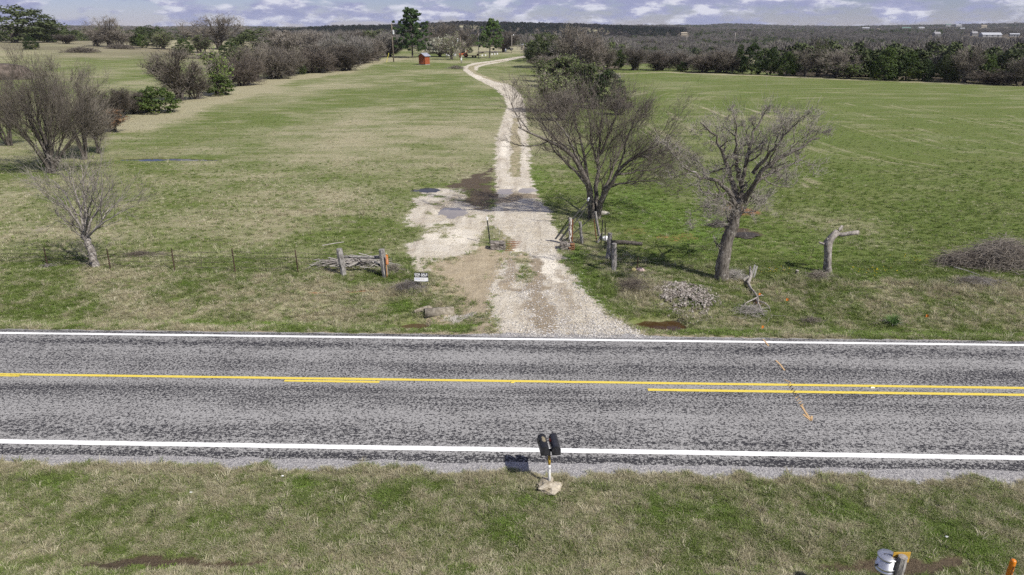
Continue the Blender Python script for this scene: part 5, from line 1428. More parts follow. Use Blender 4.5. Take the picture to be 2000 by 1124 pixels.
# car by the far trees
b = on(992, 99.5)
t = thing('parked_car', 'dark pickup parked under the far trees', 'car', b, .1)
CARP = plain('black_car_paint', (0.012, 0.013, 0.018), .15, 0, .6, .1)
MB().prism([(-2.6, .45), (2.6, .45), (2.6, 1.05), (1.0, 1.12), (.75, 1.75), (-.75, 1.78), (-1.3, 1.12), (-2.55, 1.0)], -.9, .9, 'y').build('body', CARP, t, bevel=.06)
MB().prism([(.92, 1.14), (.70, 1.68), (-.70, 1.7), (-1.15, 1.14)], -.92, .92, 'y').build('window', M_GLASS, t)
for sx in (-1.7, 1.6):
    for sg in (-1, 1): MB().tube([(sx, sg * .72, .38), (sx, sg * .95, .38)], .38, 16).build('wheel', M_TYRE, t)
for sg in (-1, 1): MB().box((2.58, sg * .65, .88), (.08, .3, .16)).build('headlight', M_WHITE, t)
b = on(1024, 98); t = thing('garden_shed', 'cream little shed at the end of the drive', 'shed', b, .2)
MB().box((0, 0, 1.2), (2.6, 2.4, 2.4)).build('wall', M_WALLT, t); MB().prism([(-1.5, 2.4), (1.5, 2.4), (0, 3.1)], -1.4, 1.4, 'y').build('roof', M_ROOF['white'], t); MB().box((.3, -1.22, 1.0), (.9, .06, 1.9)).build('door', M_GLASS, t)
LAWN = 'white markers on the homestead lawn'
for i, (u, v, lab) in enumerate([(942, 110.6, 'white lawn marker nearest the bare grey pole'), (948.5, 110, 'white lawn marker second from the bare grey pole'), (961, 108.3, 'white lawn marker just right of the narrower pine trunk'),
                                 (966.5, 107.5, 'white lawn marker second right of the narrower pine trunk'), (971.5, 107.2, 'white lawn marker third right of the narrower pine trunk')]):
    b = on(u, v); t = thing('lawn_marker', lab, 'marker', b, 0, LAWN)
    MB().box((0, 0, .3), (.55, .35, .7), None, .8).build('block', M_WHITE, t, bevel=.04); MB().box((0, 0, .03), (.75, .5, .12)).build('footing', M_WALLT, t)
b = on(987.5, 103.5); t = thing('propane_tank', 'small grey upright tank near the parked dark car', 'tank', b)
MB().lathe([(.05, 0), (.3, .05), (.34, .3), (.34, 1.4), (.2, 1.65), (.03, 1.7)], 14).build('vessel', M_STEEL, t, True); MB().lathe([(.36, -.1), (.36, .06)], 14).build('base', M_WALLG, t)
for (u, v, lab, mat, w) in [(941, 104.8, 'reddish brush heap on the homestead lawn', TWIG_BROWN, 2.2), (965, 104.2, 'pale lumber heap on the homestead lawn', TWIG_PALE, 2.6)]:
    b = on(u, v); rng = np.random.RandomState(u); n = 60
    P = np.zeros((n, 4, 3)); a = rng.rand(n) * 6.28; l = .5 + rng.rand(n) * w * .7
    c = np.stack([rng.randn(n) * w * .35, rng.randn(n) * w * .25, .1 + rng.rand(n) * .7], 1)
    for k_ in range(4):
        P[:, k_] = c + np.stack([np.cos(a) * l, np.sin(a) * l, rng.randn(n) * .1], 1) * (k_ / 3 - .5)
    P[..., 2] = np.maximum(P[..., 2], .05)
    t = link('lumber_heap', np_mesh('lumber_heap', *tubes(P, np.full((n, 4), .06), 4), None, mat)); t.location = b
    tag(t, lab, 'heap', None)

# ------------------------------------------------------------------ fences by the verge
M_TPOST = worn('rusty_steel_post', (0.035, 0.024, 0.018), (0.085, 0.052, 0.034), 12); M_WIRE = plain('rusty_fence_wire', (0.10, 0.085, 0.075), .6, .4)
M_TPOSTD = worn('dark_green_steel_post', (0.018, 0.020, 0.018), (0.05, 0.05, 0.045), 12)
def t_post(parent, off, h, mat, lean=(0, 0)):
    m = MB()
    top = Vector(off) + Vector((lean[0], lean[1], h))
    m.tube([Vector(off) - Vector((0, 0, .1)), top], [.032, .028], 5)
    for i in range(6): m.box(Vector(off).lerp(top, .3 + .11 * i) + Vector((0, -.028, 0)), (.05, .02, .02))
    return m.build('t_post', mat, parent)
b = on(335, 531)
fence = thing('wire_fence', 'sagging barbed wire fence on thin rusty posts left of the wooden brace', 'fence', b)
tops = []
for (u, vb, vt) in [(-60, 512, 480), (93, 519, 484), (216, 527, 486), (342, 531, 485), (460, 534, 486), (583, 534, 488)]:
    p = on(u, vb); q = above(u - 7, vt, p.y)
    t_post(fence, p - b, q.z - p.z, M_TPOST, ((q.x - p.x) * .8, 0)); tops.append((p - b, q - b))
p = on(672, 536); tops.append((p - b, p - b + Vector((0, 0, 1.15))))
for k_ in range(4):
    f = .28 + .21 * k_
    pts = []
    for (p0, q0), (p1, q1) in zip(tops[:-1], tops[1:]):
        a = p0.lerp(q0, f); c = p1.lerp(q1, f)
        for j in range(6):
            w = j / 6; x = a.lerp(c, w); x.z -= .10 * 4 * w * (1 - w); pts.append(x)
    pts.append(tops[-1][0].lerp(tops[-1][1], f))
    MB().tube(pts, .009, 3).build('wire', M_WIRE, fence)
for u, vb, vt in [(395, 531, 497), (520, 533, 488)]:
    p = on(u, vb); MB().tube([p - b, above(u - 3, vt, p.y) - b], .008, 4).build('wire_stay', M_WIRE, fence)
# wooden H-brace
def old_post(parent, off, h, r, mat, lean=(0, 0), seed=0, square=False):
    rg = random.Random(seed); n = 6
    pts = [Vector(off) + Vector((lean[0] * i / n + rg.uniform(-.012, .012), lean[1] * i / n, -.12 + (h + .12) * i / n)) for i in range(n + 1)]
    return MB().tube(pts, [r * rg.uniform(.9, 1.1) for _ in pts], 7 if not square else 5, True, .22, rg).build('post', mat, parent)
b = on(670, 538)
t = thing('fence_brace', 'grey wooden brace of two posts and a rail at the fence end', 'fence', b)
p0 = on(672, 538) - b; p1 = on(753, 541) - b
h0 = above(665, 486, b.y).z - b.z
old_post(t, p0, h0, .15, BARK_GREY, (-.12, 0), 1); old_post(t, p1, h0 + .03, .15, BARK_GREY, (-.1, 0), 2)
MB().tube([p0 + Vector((-.05, .16, h0 * .66)), p1 + Vector((-.05, .16, h0 * .68))], .075, 6, True, .25).build('rail', BARK_GREY, t)
MB().tube([p0 + Vector((-.06, .05, h0 * .86)), p0.lerp(p1, .45) + Vector((0, .1, h0 * .45)), p1 + Vector((0, .05, h0 * .12))], .011, 4).build('brace_wire', M_WIRE, t)
MB().tube([p1 + Vector((-.5, .1, h0 * .55)), p1 + Vector((-.1, .02, h0 * .35))], .05, 6).build('prop', M_DARKSTEEL, t)
M_ORANGE = plain('orange_marker_plastic', (0.62, 0.20, 0.035), .45, 0, .4, .12)
b = on(757, 541)
t = thing('marker_stake', 'flat orange marker on a wooden stake against the brace post', 'marker', b)
h = above(759, 495, b.y).z - b.z
MB().box((.02, -.2, h * .4), (.05, .03, h * .82)).build('stake', worn('stake_wood', (.30, .16, .06), (.45, .27, .12), 8), t)
pn = MB().box((.08, -.23, h * .80), (.10, .02, h * .40)).build('panel', M_ORANGE, t)
for i in range(6): MB().box((.08, -.242, h * (.66 + .05 * i)), (.035, .004, .018)).build('lettering', M_WHITE, pn)
def sticks(name, label, base, n, w, d, h, L, r, mat, seed, cat='brush pile', dirx=None, group=None, bendy=.12):
    rng = np.random.RandomState(seed); k_ = 5
    a = rng.rand(n) * 6.28 if dirx is None else dirx + rng.randn(n) * .35
    l = L * (.4 + .8 * rng.rand(n))
    c = np.stack([rng.randn(n) * w * .4, rng.randn(n) * d * .4, np.zeros(n)], 1)
    fall = np.exp(-(c[:, 0] / w) ** 2 * 1.6 - (c[:, 1] / d) ** 2 * 1.6)
    c[:, 2] = .04 + h * fall * rng.rand(n) ** .7
    P = np.zeros((n, k_, 3)); bend = rng.randn(n, 3) * bendy * l[:, None]
    el = rng.randn(n) * .22
    for j in range(k_):
        q = j / (k_ - 1) - .5
        P[:, j] = c + np.stack([np.cos(a) * np.cos(el), np.sin(a) * np.cos(el), np.sin(el)], 1) * (l * q)[:, None] + bend * (.25 - q * q)
    P[..., 2] = np.maximum(P[..., 2], .015)
    R = (r * (.4 + .9 * rng.rand(n)))[:, None] * np.linspace(1, .45, k_)[None]
    o = link(name, np_mesh(name, *tubes(P, R, 4), None, mat)); o.location = base
    return tag(o, label, cat, group)
sticks('brush_pile', 'heap of pale cut sticks behind the wooden brace', on(715, 522), 110, 1.5, .45, .55, 1.5, .022, TWIG_PALE, 51, dirx=.12)
sticks('brush_pile', 'loose pale sticks spilling left of the wooden brace', on(655, 520), 60, 1.0, .35, .35, 1.3, .015, TWIG_PALE, 52, dirx=.25)
sticks('brush_pile', 'thin litter of twigs under the pale pruned tree', on(285, 501), 120, 1.6, .35, .22, .9, .011, TWIG_BROWN, 53, dirx=.1)
sticks('brush_pile', 'short scatter of twigs at the leftmost fence post', on(95, 523), 40, .5, .15, .15, .5, .010, TWIG_PALE, 54)
sticks('brush_pile', 'dead weeds and sticks round the right brace post', on(770, 535), 150, .5, .4, .55, .7, .008, TWIG_BROWN, 55)
def single_stick(label, a, c, r, mat=TWIG_PALE, name='fallen_stick'):
    pa, pc = on(*a), on(*c)
    o = MB().tube([Vector((0, 0, r)), (pc - pa) * .5 + Vector((.05, 0, .05)), pc - pa + Vector((0, 0, r))], [r, r * .9, r * .6], 6).build(name, mat)
    o.location = pa
    return tag(o, label, 'stick')
single_stick('long pale stick lying behind the wooden brace', (630, 481), (672, 474), .03)
single_stick('pale stick lying low between the brace posts', (688, 520), (738, 521.5), .035)
single_stick('pale stick slanting right from the brace post', (762, 524), (779, 536), .03)

# for-sale sign
b = on(824, 570)
t = thing('sale_sign', 'black and white property sale sign on a thin stand by the drive', 'sign', b, -.05)
M_BLACK = plain('black_sign_print', (0.010, 0.012, 0.018), .45, 0, .4, .1, 6, 0); M_SIGNW = plain('white_sign_panel', (0.80, 0.80, 0.80), .5, 0, .3, .05, 6, 0)
zt = above(824, 533, b.y).z - b.z; zb = above(824, 550.5, b.y).z - b.z; sw = .62; sh = zt - zb
pnl = MB().box((0, 0, (zt + zb) / 2), (sw, .014, sh)).build('panel', M_BLACK, t)
MB().box((0, -.009, zb + sh * .26), (sw, .004, sh * .40)).build('white_band', M_SIGNW, pnl)
for sx in (-.2, .2):
    MB().tube([(sx, .012, -.15), (sx, .012, zt - .05)], .006, 5).build('stake', M_DARKSTEEL, t)
MB().tube([(-.2, .012, zb - .06), (.2, .012, zb - .06)], .006, 5).build('stake', M_DARKSTEEL, t)
def lettering(text, size, loc, mat, parent, name='lettering', bold=.004):
    cu = bpy.data.curves.new(name, 'FONT'); cu.body = text; cu.size = size; cu.align_x = 'CENTER'; cu.extrude = .001; cu.offset = bold
    tmp = bpy.data.objects.new(name, cu); COL.objects.link(tmp)
    dg = bpy.context.evaluated_depsgraph_get()
    me = bpy.data.meshes.new_from_object(tmp.evaluated_get(dg)); bpy.data.objects.remove(tmp)
    me.materials.clear(); me.materials.append(mat)
    o = link(name, me, parent); o.location = loc; o.rotation_euler = (math.pi / 2, 0, 0)
    return o
lettering('FOR SALE', .135, (0, -.012, zt - .125), M_SIGNW, pnl)
M_BLUEP = plain('blue_print', (.10, .12, .42), .5, 0, .3, .1, 6, 0); M_GOLDP = plain('gold_print', (.42, .34, .16), .5, 0, .3, .1, 6, 0)
def dashrow(z, x0, x1, hgt, mat, seed, y=-.012, gap=.012):
    rg = random.Random(seed); x = x0
    while x < x1:
        w = rg.uniform(.012, .05); w = min(w, x1 - x)
        MB().box((x + w / 2, y, z), (w, .002, hgt * rg.uniform(.75, 1))).build('fine_print', mat, pnl); x += w + gap
zp = zb + sh * .56
MB().lathe([(.022, -.001), (.022, .001)], 14).build('emblem', M_SIGNW, pnl).matrix_local = Matrix.Translation((-.235, -.012, zp + .055)) @ Matrix.Rotation(math.pi / 2, 4, 'X')
dashrow(zp + .035, -.185, -.06, .022, M_SIGNW, 1); dashrow(zp + .0, -.26, -.06, .018, M_SIGNW, 2); dashrow(zp + .04, 0, .20, .03, M_SIGNW, 3); dashrow(zp + .0, 0, .27, .018, M_SIGNW, 4)
dashrow(zb + sh * .30, -.27, -.05, .026, M_BLUEP, 5); dashrow(zb + sh * .30, -.03, .14, .022, M_GOLDP, 6); dashrow(zb + sh * .035, -.2, .2, .014, M_SIGNW, 7)

# culvert mouth in the left ditch
M_BORE_SHADE = plain('culvert_bore_shade', (0.03, 0.025, 0.02), .9)  # near-black colour standing for the shade inside the pipe
M_CONC = worn('old_concrete', (0.17, 0.145, 0.105), (0.36, 0.32, 0.25), 7, (1, 1, 1), .9, .5)
b = on(836, 614)
t = thing('culvert_pipe', 'half buried concrete culvert mouth above the left ditch puddle', 'culvert', b, .14)
outer = [(math.cos(a), math.sin(a)) for a in [2 * math.pi * i / 18 for i in range(18)]]
m = MB(); vs = []; L0, L1 = -.12, 1.1
for x in (L0, L1):
    for cy, cz in outer: vs.append((x, cy * .25, cz * .25 + .02))
    for cy, cz in outer: vs.append((x, cy * .19, cz * .19 + .02))
n = 18; fs = []
for i in range(n):
    j = (i + 1) % n
    fs += [(i, j, 2 * n + j, 2 * n + i), (n + i, 3 * n + i, 3 * n + j, n + j), (i, n + i, n + j, j)]
m.add(vs, fs).build('pipe', M_CONC, t, True)
MB().tube([(-.55, .16, .10), (-.25, .17, .18), (.05, .12, .24), (.2, .1, .24)], [.06, .09, .10, .05], 7, True, .3, random.Random(8)).build('broken_lip', M_CONC, t)
MB().lathe([(.19, 0), (.185, .004)], 16).build('dark_interior', M_BORE_SHADE, t).matrix_local = Matrix.Translation((.75, 0, .02)) @ Matrix.Rotation(math.pi / 2, 4, 'Y')  # dark disc across the bore, in place of the shade within

# ------------------------------------------------------------------ gate, cattle guard and posts at the drive
M_STONE = worn('stacked_sandstone', (0.10, 0.085, 0.072), (0.30, 0.27, 0.235), 6, (1, 1, 2), .9, .5, rand=.35); M_BRICK = worn('old_orange_brick', (0.15, 0.075, 0.04), (0.30, 0.16, 0.08), 9)
def pier(name, label, u, v, w, d, h, seed, bricks=False):
    b = on(u, v); rg = random.Random(seed)
    t = thing(name, label, 'stone pier', b, rg.uniform(-.1, .1))
    z = -.05; row = 0
    while z < h:
        rh = rg.uniform(.05, .085); x = -w / 2 + rg.uniform(-.04, .04)
        for lay in (0, 1):
            x = -w / 2 + rg.uniform(-.04, .04)
            while x < w / 2 - .04:
                l = rg.uniform(.14, .30); l = min(l, w / 2 - x + .05)
                rot = Matrix.Rotation(rg.uniform(-.12, .12), 3, 'Z')
                MB().box((x + l / 2, -d / 4 + lay * d / 2 + rg.uniform(-.03, .03), z + rh / 2), (l - .012, d / 2 - .01, rh - .010), rot, rg.uniform(.88, .98)).build('brick' if bricks and x > w * .1 else 'stone', M_BRICK if bricks and x > w * .1 else M_STONE, t)
                x += l
        z += rh; row += 1
pier('stone_pier', 'stacked dark stone pier left of the drive by the black post', 972, 486, .75, .55, .36, 3)
pier('stone_pier', 'stacked stone and orange brick pier at the foot of the gate post', 1107, 487, .72, .5, .34, 4, True)
b = on(1040, 481)
t = thing('cattle_guard', 'half buried iron cattle guard rails across the drive', 'cattle guard', b)
for i in range(6):
    p = on(984 + rng.rand() * 6, 473 + i * 3.4) - b; q = on(1019 - i * 2.5, 473 + i * 3.4) - b
    MB().tube([p + Vector((0, 0, .005)), p.lerp(q, .5) + Vector((0, 0, .012)), q + Vector((0, 0, -.02))], .03, 6).build('rail', M_RUST, t)
b = on(958, 477)
t = thing('steel_post', 'thin black steel post with a white tip left of the drive', 'post', b, 0)
hp = above(953, 424, b.y).z - b.z
MB().tube([(0, 0, -.1), (-.16, 0, hp * .88)], .034, 6).build('shaft', M_TPOSTD, t); MB().tube([(-.16, 0, hp * .88), (-.18, 0, hp)], .036, 6).build('tip', M_WHITE, t)
# swung-back pipe gate
b = on(1113, 480)
gate = thing('pipe_gate', 'sagging dark pipe gate swung back beside the big gate tree', 'gate', b)
hp = above(1111, 427, b.y).z - b.z
MB().tube([(0, 0, -.1), (-.02, 0, hp * 1.02)], [.085, .08], 10).build('gate_post', worn('flaking_white_paint', (0.10, 0.045, 0.022), (0.60, 0.58, 0.55), 5, (3, 3, .8), lo=.47, hi=.53), gate)
MB().tube([(.12, .05, -.1), (.10, .05, hp * .95)], .045, 8).build('brace_pipe', M_RUST, gate)
A0 = on(1086, 468) - b; A1 = on(1096, 470) - b
Bg = on(1153, 432); Bt = above(1152, 388, Bg.y) - b; Bm = above(1153, 396, Bg.y) - b; B0 = Bg - b
def pipe(nm, pts, r): return MB().tube(pts, r, 8).build(nm, M_TPOSTD, gate, True)
pipe('top_rail', [A0 + Vector((0, 0, .06)), A0.lerp(Bt, .5) + Vector((0, 0, .03)), Bt], .038); pipe('second_rail', [A1 + Vector((0, 0, .10)), A1.lerp(Bm, .5), Bm], .038)
pipe('bottom_rail', [A1 + Vector((.15, -.25, .05)), A1.lerp(B0, .45) + Vector((.2, 0, .12)), B0 + Vector((0, 0, .15))], .03)
pipe('corner_bend', [A1 + Vector((0, 0, .10)), A1 + Vector((.05, -.25, .06)), A1 + Vector((.3, -.35, .06))], .038)
pipe('end_stile', [Bt, B0 + Vector((0, 0, .1))], .038)
for i in range(1, 7):
    f = i / 7
    tp = A0.lerp(Bt, f); bt = A1.lerp(B0, f) + Vector((.1, 0, .12))
    pipe('picket', [bt, tp], .014)
MB().tube([Bt * .93 + Vector((-.05, 0, .03)), Bt * .99 + Vector((-.05, 0, .05))], .055, 8).build('white_wrap', M_WHITE, gate)
# posts along the right side
def wood_post(label, u, vb, vt, r, lean_u, seed, dep=0.0):
    b = on(u, vb); q = above(u + lean_u, vt, b.y)
    t = thing('fence_post', label, 'post', b, 0, 'weathered fence posts right of the drive')
    old_post(t, (0, 0, 0), q.z - b.z, r, BARK_GREY, (q.x - b.x, dep), seed); rg = random.Random(seed)
    MB().tube([(q.x - b.x - r * .8, -r * .6, (q.z - b.z) * .6), (q.x - b.x + r * .7, -r * .9, (q.z - b.z) * .62)], .012, 4).build('wire_wrap', M_WIRE, t)
wood_post('pale knotty post just right of the gate', 1137, 476, 434, .085, -4, 11)
wood_post('slanting pale post before the big gate tree', 1171, 461, 414, .075, -8, 12)
wood_post('dark grey post nearer the verge, shorter of a pair', 1187, 507, 456, .12, 5, 13)
wood_post('stout grey post rising from the dead weeds by the rubble', 1199, 533, 476, .125, 1, 14)
def steel(label, u, vb, vt, lean, mat):
    b = on(u, vb); q = above(u + lean, vt, b.y)
    t = thing('steel_post', label, 'post', b, 0, 'thin steel posts right of the drive')
    t_post(t, (0, 0, 0), q.z - b.z, mat, (q.x - b.x, 0))
    MB().tube([(0, -.04, (q.z - b.z) * .5), (.1, -.05, (q.z - b.z) * .62), (.02, -.04, (q.z - b.z) * .8)], .006, 4).build('wire_clip', M_WIRE, t)
steel('rusty steel post left of the slanting pale post', 1166, 472, 429, -6, M_RUST)
steel('dark steel post right of the slanting pale post', 1174, 476, 429, 3, M_TPOSTD)
steel('dark steel post beside the white bag', 1182, 488, 435, 0, M_TPOSTD)
steel('dark steel post touching the shorter grey post', 1193, 512, 468, 1, M_TPOSTD)
steel('short rusty steel post standing alone behind the dead weeds', 1244, 530, 503, 2, M_TPOST)
b = on(1184, 477)
o = MB().tube([(0, 0, .11), (1.0, -.1, .12), (1.9, -.35, .10)], [.11, .12, .10], 10, True, .1).build('fallen_log', BARK_DARK); o.location = b; tag(o, 'dark fallen log lying behind the shorter grey post', 'log')
o = MB().tube([(0, 0, 0), (.25, .02, .55)], [.07, .05], 7, True, .2).build('post_stub', BARK_GREY); o.location = on(1167, 475); tag(o, 'broken pale stake leaning at the foot of the slanting post', 'post')
M_BAG = plain('white_plastic_bag', (0.78, 0.78, 0.78), .5, 0, .4, .06)
def lump(name, label, cat, loc, size, mat, seed, kind=None, sub=2):
    bm = bmesh.new(); bmesh.ops.create_icosphere(bm, subdivisions=sub, radius=.5)
    rg = np.random.RandomState(seed)
    for v in bm.verts:
        q = fbm(np.array([v.co.x * 2.3 + seed]), np.array([v.co.y * 2.3 + v.co.z * 1.9]), 2)[0]
        v.co = v.co * (.75 + .6 * q)
        v.co = Vector((v.co.x * size[0], v.co.y * size[1], max(v.co.z, -.25) * size[2]))
    me = bpy.data.meshes.new(name); bm.to_mesh(me); bm.free(); me.materials.append(mat)
    o = link(name, me)
    o.location = Vector(loc) + Vector((0, 0, size[2] * .2))
    return tag(o, label, cat)
lump('plastic_bag', 'white plastic bag caught beside the dark steel post', 'bag', on(1183, 470), (.42, .35, .4), M_BAG, 4)
M_LIME = worn('pale_limestone', (0.30, 0.275, 0.235), (0.58, 0.545, 0.48), 7, rand=.25)
lump('white_rock', 'pale rocks at the right foot of the big gate tree', 'rock', on(1178, 419), (.75, .35, .3), M_LIME, 6)
lump('yellow_rock', 'yellowish rock left of the short rusty post', 'rock', on(1238, 530), (.28, .25, .25), worn('yellow_stone', (.38, .32, .12), (.52, .46, .24), 8), 8)
lump('pink_rock', 'pinkish rock at the foot of the short rusty post', 'rock', on(1250, 531), (.42, .3, .3), worn('pink_stone', (.30, .21, .19), (.46, .36, .33), 8), 9)

# rubble heap: stones too many and too small to pick apart
def stone_mesh(seed):
    rg = np.random.RandomState(seed); bm = bmesh.new(); bmesh.ops.create_icosphere(bm, subdivisions=1, radius=.5)
    for v in bm.verts: v.co = Vector((v.co.x * (1 + rg.randn() * .16) * 1.3, v.co.y * (1 + rg.randn() * .16), v.co.z * (.6 + rg.randn() * .08)))
    me = bpy.data.meshes.new('stone'); bm.to_mesh(me); bm.free(); return me
def stone_tint(name, a, b):
    k = NT(name); tt_ = k.attr('tint', 'INSTANCER'); col = k.mix(tt_, a, b)
    col = k.mix(k.ramp(k.noise(k.coord('Object'), 3, 3, .6), .3, .7, 0, .4), col, (0.12, .10, .08))
    return k.fin(col, .9, .2)
M_RUB = stone_tint('rubble_stone', (0.13, 0.11, 0.095), (0.46, 0.425, 0.385)); M_GRV = stone_tint('limestone_gravel', (0.20, 0.19, 0.18), (0.72, 0.69, 0.64))
STN = [stone_mesh(i) for i in range(4)]
def stones_of(mat):
    out = []
    for s_ in STN:
        c = s_.copy(); c.materials.append(mat); out.append(c)
    return out
rng = np.random.RandomState(9); n = 4200
cx, cy = spot(1335, 578); ex = spot(1398, 578)[0] - cx
a = rng.rand(n) * 6.28; q = np.sqrt(rng.rand(n)) * (1 + .22 * np.sin(a * 3 + 1) + .12 * np.sin(a * 7)) * (1 + .25 * rng.rand(n) ** 4)
x = cx + np.cos(a) * q * ex * 1.12 - .25 * np.sin(a) * q; y = cy + np.sin(a) * q * 1.7
kp = rng.rand(n) < np.clip(1.25 - q * .75 + (fbm(x * 1.6, y * 1.6, 3, .6, 3) - .5) * 2.2, 0, 1)
x, y, q = x[kp], y[kp], q[kp]; n = len(x)
dome = .15 * np.clip(1 - q * q, 0, 1) * (.6 + .8 * fbm(x * 1.5, y * 1.5, 2))
z = terrain(x, y) + dome
scatter('rubble_heap', np.stack([x, y, z], 1), rng.rand(n) * 6.28, .028 + .095 * rng.rand(n) ** 2.6, rng.randint(0, 4, n), rng.rand(n) ** 1.5, stones_of(M_RUB), 'heap of broken pale rubble below the crooked oak', np.stack([rng.randn(n) * .5, rng.randn(n) * .5], 1))
# gravel of the drive
n = 70000
t_ = -6 + 16 * rng.rand(n); s_ = 23.6 + 17 * rng.rand(n) ** 1.5
x = t_ * CR + s_ * SR; y = s_ * CR - t_ * SR
g = np.clip(.5 - poly_sd(x, y, DRIVE) / 1.0, 0, 1)
FF = fields(x, y)
band = np.clip((fbm(x * .9, y * .45, 3, .5, 31) - .40) * 3.5, 0, 1) * (1 - FF['brown'] * .8) * (1 - FF['pale'])
pr = g * band * (1 - .75 * sstep(s_, 27, 34)) + .12 * g
ok = rng.rand(n) < pr
x, y = x[ok], y[ok]; n = len(x)
scatter('drive_gravel', np.stack([x, y, terrain(x, y) + .008], 1), rng.rand(n) * 6.28, .022 + .055 * rng.rand(n) ** 2, rng.randint(0, 4, n), rng.rand(n), stones_of(M_GRV), 'loose pale limestone gravel on the drive entrance')

# ------------------------------------------------------------------ lopped tree, broken branch, brush at the right
b = on(1616, 536)
t = thing('lopped_tree', 'lopped dead trunk with one sawn limb pointing right', 'tree', b)
def lm(pts): return [above(u, v, b.y + dy) - b for (u, v, dy) in pts]
MB().tube(lm([(1616, 542, 0), (1616, 520, 0), (1617, 495, 0), (1617, 474, 0), (1626, 462, .05), (1636, 453, .1)]), [.25, .20, .18, .20, .16, .15], 12, True, .28, random.Random(1)).build('trunk', BARK_PALE, t, True)
MB().tube(lm([(1632, 457, .1), (1645, 459, .1), (1660, 456, 0), (1677, 454.5, 0)]), [.12, .10, .105, .095], 10, True, .28, random.Random(2)).build('limb', BARK_PALE, t, True)
MB().tube(lm([(1634, 455, .1), (1641, 448, .1), (1645, 441, .1)]), [.13, .10, .05], 8, True, .3, random.Random(3)).build('limb', BARK_PALE, t, True)
MB().tube(lm([(1617, 482, 0), (1609, 477, -.05), (1600, 474, -.1)]), [.08, .06, .045], 8, True, .2, random.Random(4)).build('limb', BARK_PALE, t, True)
MB().tube(lm([(1616, 478, 0), (1616, 470, 0), (1617, 465, 0)]), [.09, .08, .06], 8, True, .3, random.Random(5)).build('limb', BARK_PALE, t, True)
b = on(1467, 560)
t = thing('broken_branch', 'broken grey branch sprawling down the bank towards the road', 'branch', b)
def bl(pts, up=.12): return [on(u, v) - b + Vector((0, 0, up * k_)) for (u, v, k_) in pts]
MB().tube(bl([(1463, 538, 3.6), (1465, 550, 2.2), (1460, 560, 1.4), (1466, 570, 1.2), (1474, 578, 1), (1479, 586, 1)]), [.035, .085, .08, .06, .05, .04], 8, True, .3).build('stem', BARK_PALE, t, True)
for pts in [[(1479, 586, 1), (1468, 592, 1.2), (1456, 597, 1), (1450, 604, .4)], [(1479, 586, 1), (1480, 596, 1.3), (1482, 606, 1), (1484, 614, .5)], [(1481, 594, 1), (1492, 598, 1.2), (1501, 603, .8), (1505, 611, .3)],
            [(1476, 590, 1), (1481, 602, 1.4), (1487, 612, .8), (1492, 620, .3)], [(1478, 584, 1), (1486, 583, 1.3), (1491, 583.5, 1)]]:
    MB().tube(bl(pts), [.04, .03, .022, .01][:len(pts)], 6).build('bough', BARK_PALE, t, True)
sticks('brush_pile', 'grey twig tangle at the tip of the broken branch', on(1466, 612), 260, .8, .6, .32, .7, .006, TWIG_PALE, 61)
sticks('brush_pile', 'small tuft of dead twigs by the road right of the broken branch', on(1585, 630), 110, .5, .25, .18, .5, .006, TWIG_BROWN, 62)
M_BOARD = worn('bleached_board', (0.30, 0.285, 0.27), (0.50, 0.485, 0.46), 8, (3, 3, .4))
for a_, c_, lab, nm in [((1466, 547), (1474.5, 517.5), 'left of two bleached boards stuck beside the broken branch', 'old_board'), ((1472, 544), (1478.5, 520), 'right of two bleached boards stuck beside the broken branch', 'old_board')]:
    p = on(*a_); q = above(c_[0], c_[1], p.y + .25)
    d = q - p; L = d.length
    o = MB().box((0, 0, L / 2), (.065, .025, L)).build(nm, M_BOARD); o.location = p; o.rotation_euler = d.to_track_quat('Z', 'Y').to_euler(); tag(o, lab, 'board')
p = on(1458, 551); o = MB().box((0, 0, .12), (.24, .16, .30), Matrix.Rotation(.9, 3, 'Y')).build('concrete_block', M_LIME, None, False, .015); o.location = p; tag(o, 'pale block at the head of the broken branch', 'block')
p = on(1556, 537); t = thing('tree_stump', 'short cut stump left of the lopped trunk', 'stump', p)
MB().tube([(0, 0, -.1), (0, 0, .22)], [.09, .075], 9, True, .15).build('bark', BARK_OAK, t); MB().lathe([(.07, .222), (.068, .228)], 9).build('cut_face', M_LIME, t)
for (u, v, n, w, d, h, lab, sd) in [(1955, 520, 1900, 2.3, 1.1, 1.25, 'large dark brush pile at the right edge', 71), (1890, 518, 800, 1.5, .7, .55, 'low left end of the dark brush pile', 72)]:
    sticks('brush_pile', lab, on(u, v), n, w, d, h, 1.7, .009, TWIG_BROWN, sd, bendy=.35)
single_stick('bare pole lying before the dark brush pile', (1862, 524), (1912, 540), .05, TWIG_PALE, 'fallen_pole')
sticks('brush_pile', 'grey stick heap behind the crooked oak', on(1402, 443), 120, .7, .5, .35, .8, .015, TWIG_PALE, 73)
b = on(1452, 462)
M_ASH = worn('charred_ash', (0.018, 0.015, 0.013), (0.07, 0.06, 0.052), 9)
lump('ash_heap', 'blackened burn heap right of the crooked oak', 'ash heap', b, (1.5, 1.1, .26), M_ASH, 14, None, 3)
sticks('brush_pile', 'dead weed clump left of the rubble heap', on(1238, 566), 420, 1.0, .7, .5, .6, .006, TWIG_BROWN, 74)
sticks('brush_pile', 'dry weed clump at the foot of the crooked oak', on(1432, 545), 260, .7, .5, .45, .6, .006, TWIG_PALE, 75)
sticks('brush_pile', 'dry weed clump round the lopped trunk', on(1600, 546), 330, .8, .5, .4, .6, .006, TWIG_BROWN, 76)
sticks('brush_pile', 'dry weed clump before the dark brush pile', on(1900, 556), 420, 1.5, .5, .35, .7, .006, TWIG_PALE, 77)
